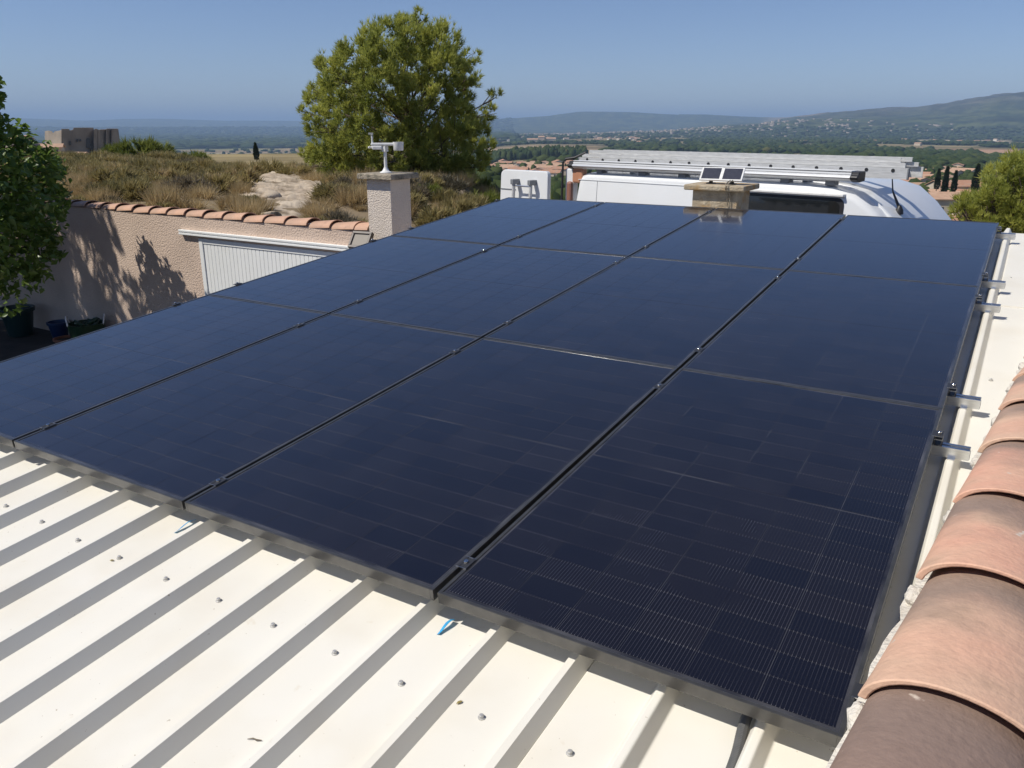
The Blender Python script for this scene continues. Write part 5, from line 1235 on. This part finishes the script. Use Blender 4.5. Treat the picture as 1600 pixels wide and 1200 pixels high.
# ------------------------------------------------------------------ trees of the plain
def ico(sub):
    bm = bmesh.new(); bmesh.ops.create_icosphere(bm, subdivisions=sub, radius=1.0); bm.verts.ensure_lookup_table()
    v = np.array([x.co[:] for x in bm.verts]); t = np.array([[y.index for y in f.verts] for f in bm.faces]); bm.free(); return v, t
IC1, IC2 = ico(1), ico(2)
def tree_mass(name, px, d, hgt, wid, icom, label, z=None, rough=0.35):
    al = np.arctan((px - 800) * HCOS / F_PX); a = HEAD - al; x = CAM[0] - np.sin(a) * d; y = CAM[1] + np.cos(a) * d
    z = far_z(x, y); v, t = icom; n = len(px)
    vv = v[None] * (1 + rough * rng.normal(size=(n, len(v), 1)) * 0.6) * np.stack([wid / 2, wid / 2, hgt * 0.55], 1)[:, None]
    vv = vv + np.stack([x, y, z + hgt * 0.45], 1)[:, None]
    tt = t[None] + (np.arange(n) * len(v))[:, None, None]
    rv = np.repeat(np.clip(rng.normal(0.42, 0.22, n), 0, 1), len(v))
    o = np_mesh(name, vv.reshape(-1, 3), tt.reshape(-1, 3), 'far_trees', None, rv)
    tag(o, label, 'trees', kind='stuff')
def land_ok(px, d):
    al = np.arctan((px - 800) * HCOS / F_PX); a = HEAD - al; x = CAM[0] - np.sin(a) * d; y = CAM[1] + np.cos(a) * d
    c = land_colour(x, y, d, px); return c[:, 0] < 0.10
n = 11000
px = rng.uniform(740, 1640, n); d = np.exp(rng.uniform(math.log(900), math.log(5200), n)); ok = land_ok(px, d)
px, d = px[ok], d[ok]
tree_mass('valley_woods', px, d, rng.uniform(6, 12, len(px)), rng.uniform(9, 20, len(px)) * (1 + d / 6000), IC1, 'dark green woods filling the valley below the hills')
n = 1500
px = rng.uniform(750, 1620, n); d = np.exp(rng.uniform(math.log(230), math.log(1000), n)); ok = rng.random(n) < np.where((px < 925) & (d > 450), 0.22, 0.85)
px, d = px[ok], d[ok]
tree_mass('village_trees', px, d, rng.uniform(3.0, 7.5, len(px)), rng.uniform(4, 9, len(px)), IC2, 'garden trees between the village houses')
n = 9000
px = rng.uniform(-60, 800, n); d = np.exp(rng.uniform(math.log(3900), math.log(12500), n))
tree_mass('plain_forest', px, d, rng.uniform(10, 22, n), rng.uniform(40, 120, n), IC1, 'dark forest band across the plain on the left')
n = 420
px = rng.uniform(-40, 760, n); d = np.exp(rng.uniform(math.log(1500), math.log(3600), n))
tree_mass('field_hedges', px, d, rng.uniform(6, 12, n), rng.uniform(10, 26, n), IC2, 'hedges and single trees on the airfield plain')
# band of poplars and cypresses in front of the tan field
n = 420
px = rng.uniform(770, 915, n); d = rng.normal(1300, 45, n)
tree_mass('field_edge_trees', px, d, rng.uniform(9, 17, n), rng.uniform(6, 12, n), IC2, 'row of dark trees along the near edge of the tan field')

def spire(px, py_top, py_base, d, wpx, lab, name='cypress_tree'):
    b = at_dist(px, py_base, d); tp = at_dist(px, py_top, d); h = tp[2] - b[2]; r = wpx * d / F_PX / 2
    t = empty(name, tuple(b), lab, 'tree', 'cypresses')
    mb = MB(); mb.tube([(0, 0, -0.5), (0, 0, h * 0.5), (0, 0, h * 0.9)], [0.22 * r, 0.14 * r, 0.03 * r], n=6); mb.build('trunk', 'bark', t)
    n = 900; z = rng.random(n) ** 0.8; rad = r * np.sin(np.clip((z * 0.92 + 0.08), 0, 1) ** 0.62 * math.pi) ** 0.8 * (0.7 + 0.4 * rng.random(n)); an = rng.uniform(0, 6.28, n)
    p = np.stack([rad * np.cos(an), rad * np.sin(an), z * h], 1); dr_ = np.stack([np.cos(an) * .5, np.sin(an) * .5, np.ones(n)], 1)
    v, tt, rr = blades(p, dr_, np.full(n, h * 0.10), np.full(n, r * 0.30), 3, 0.25, np.clip(rng.normal(.4, .25, n), 0, 1))
    np_mesh('crown', v, tt, 'cypress_leaves', t, rr)
spire(401, 224, 250, 150, 7, 'lone dark cypress on the plain left of the big pine')
spire(1474, 262, 306, 250, 6, 'slim cypress nearest the van aerial')
spire(1489, 268, 302, 260, 6, 'slim cypress, second of the row right of the van')
spire(1522, 258, 300, 270, 8, 'broad dark cypress by the cream house, right of the row')
spire(1463, 265, 296, 300, 6, 'small cypress half hidden behind the row')

# ------------------------------------------------------------------ haze
mb = MB(); mb.box(-36000, 36000, -36000, 36000, -135, 420)
hz = mb.build('haze', 'mortar'); hz.data.materials.clear()
hm = bpy.data.materials.new('haze_air'); hm.use_nodes = True; hn = hm.node_tree.nodes
hn.remove(hn['Principled BSDF']); pv = hn.new('ShaderNodeVolumePrincipled')
pv.inputs['Color'].default_value = (0.50, 0.71, 1.0, 1); pv.inputs['Density'].default_value = 0.000095; pv.inputs['Anisotropy'].default_value = 0.0
hm.node_tree.links.new(pv.outputs[0], hn['Material Output'].inputs['Volume']); hz.data.materials.append(hm)
hz['kind'] = 'stuff'
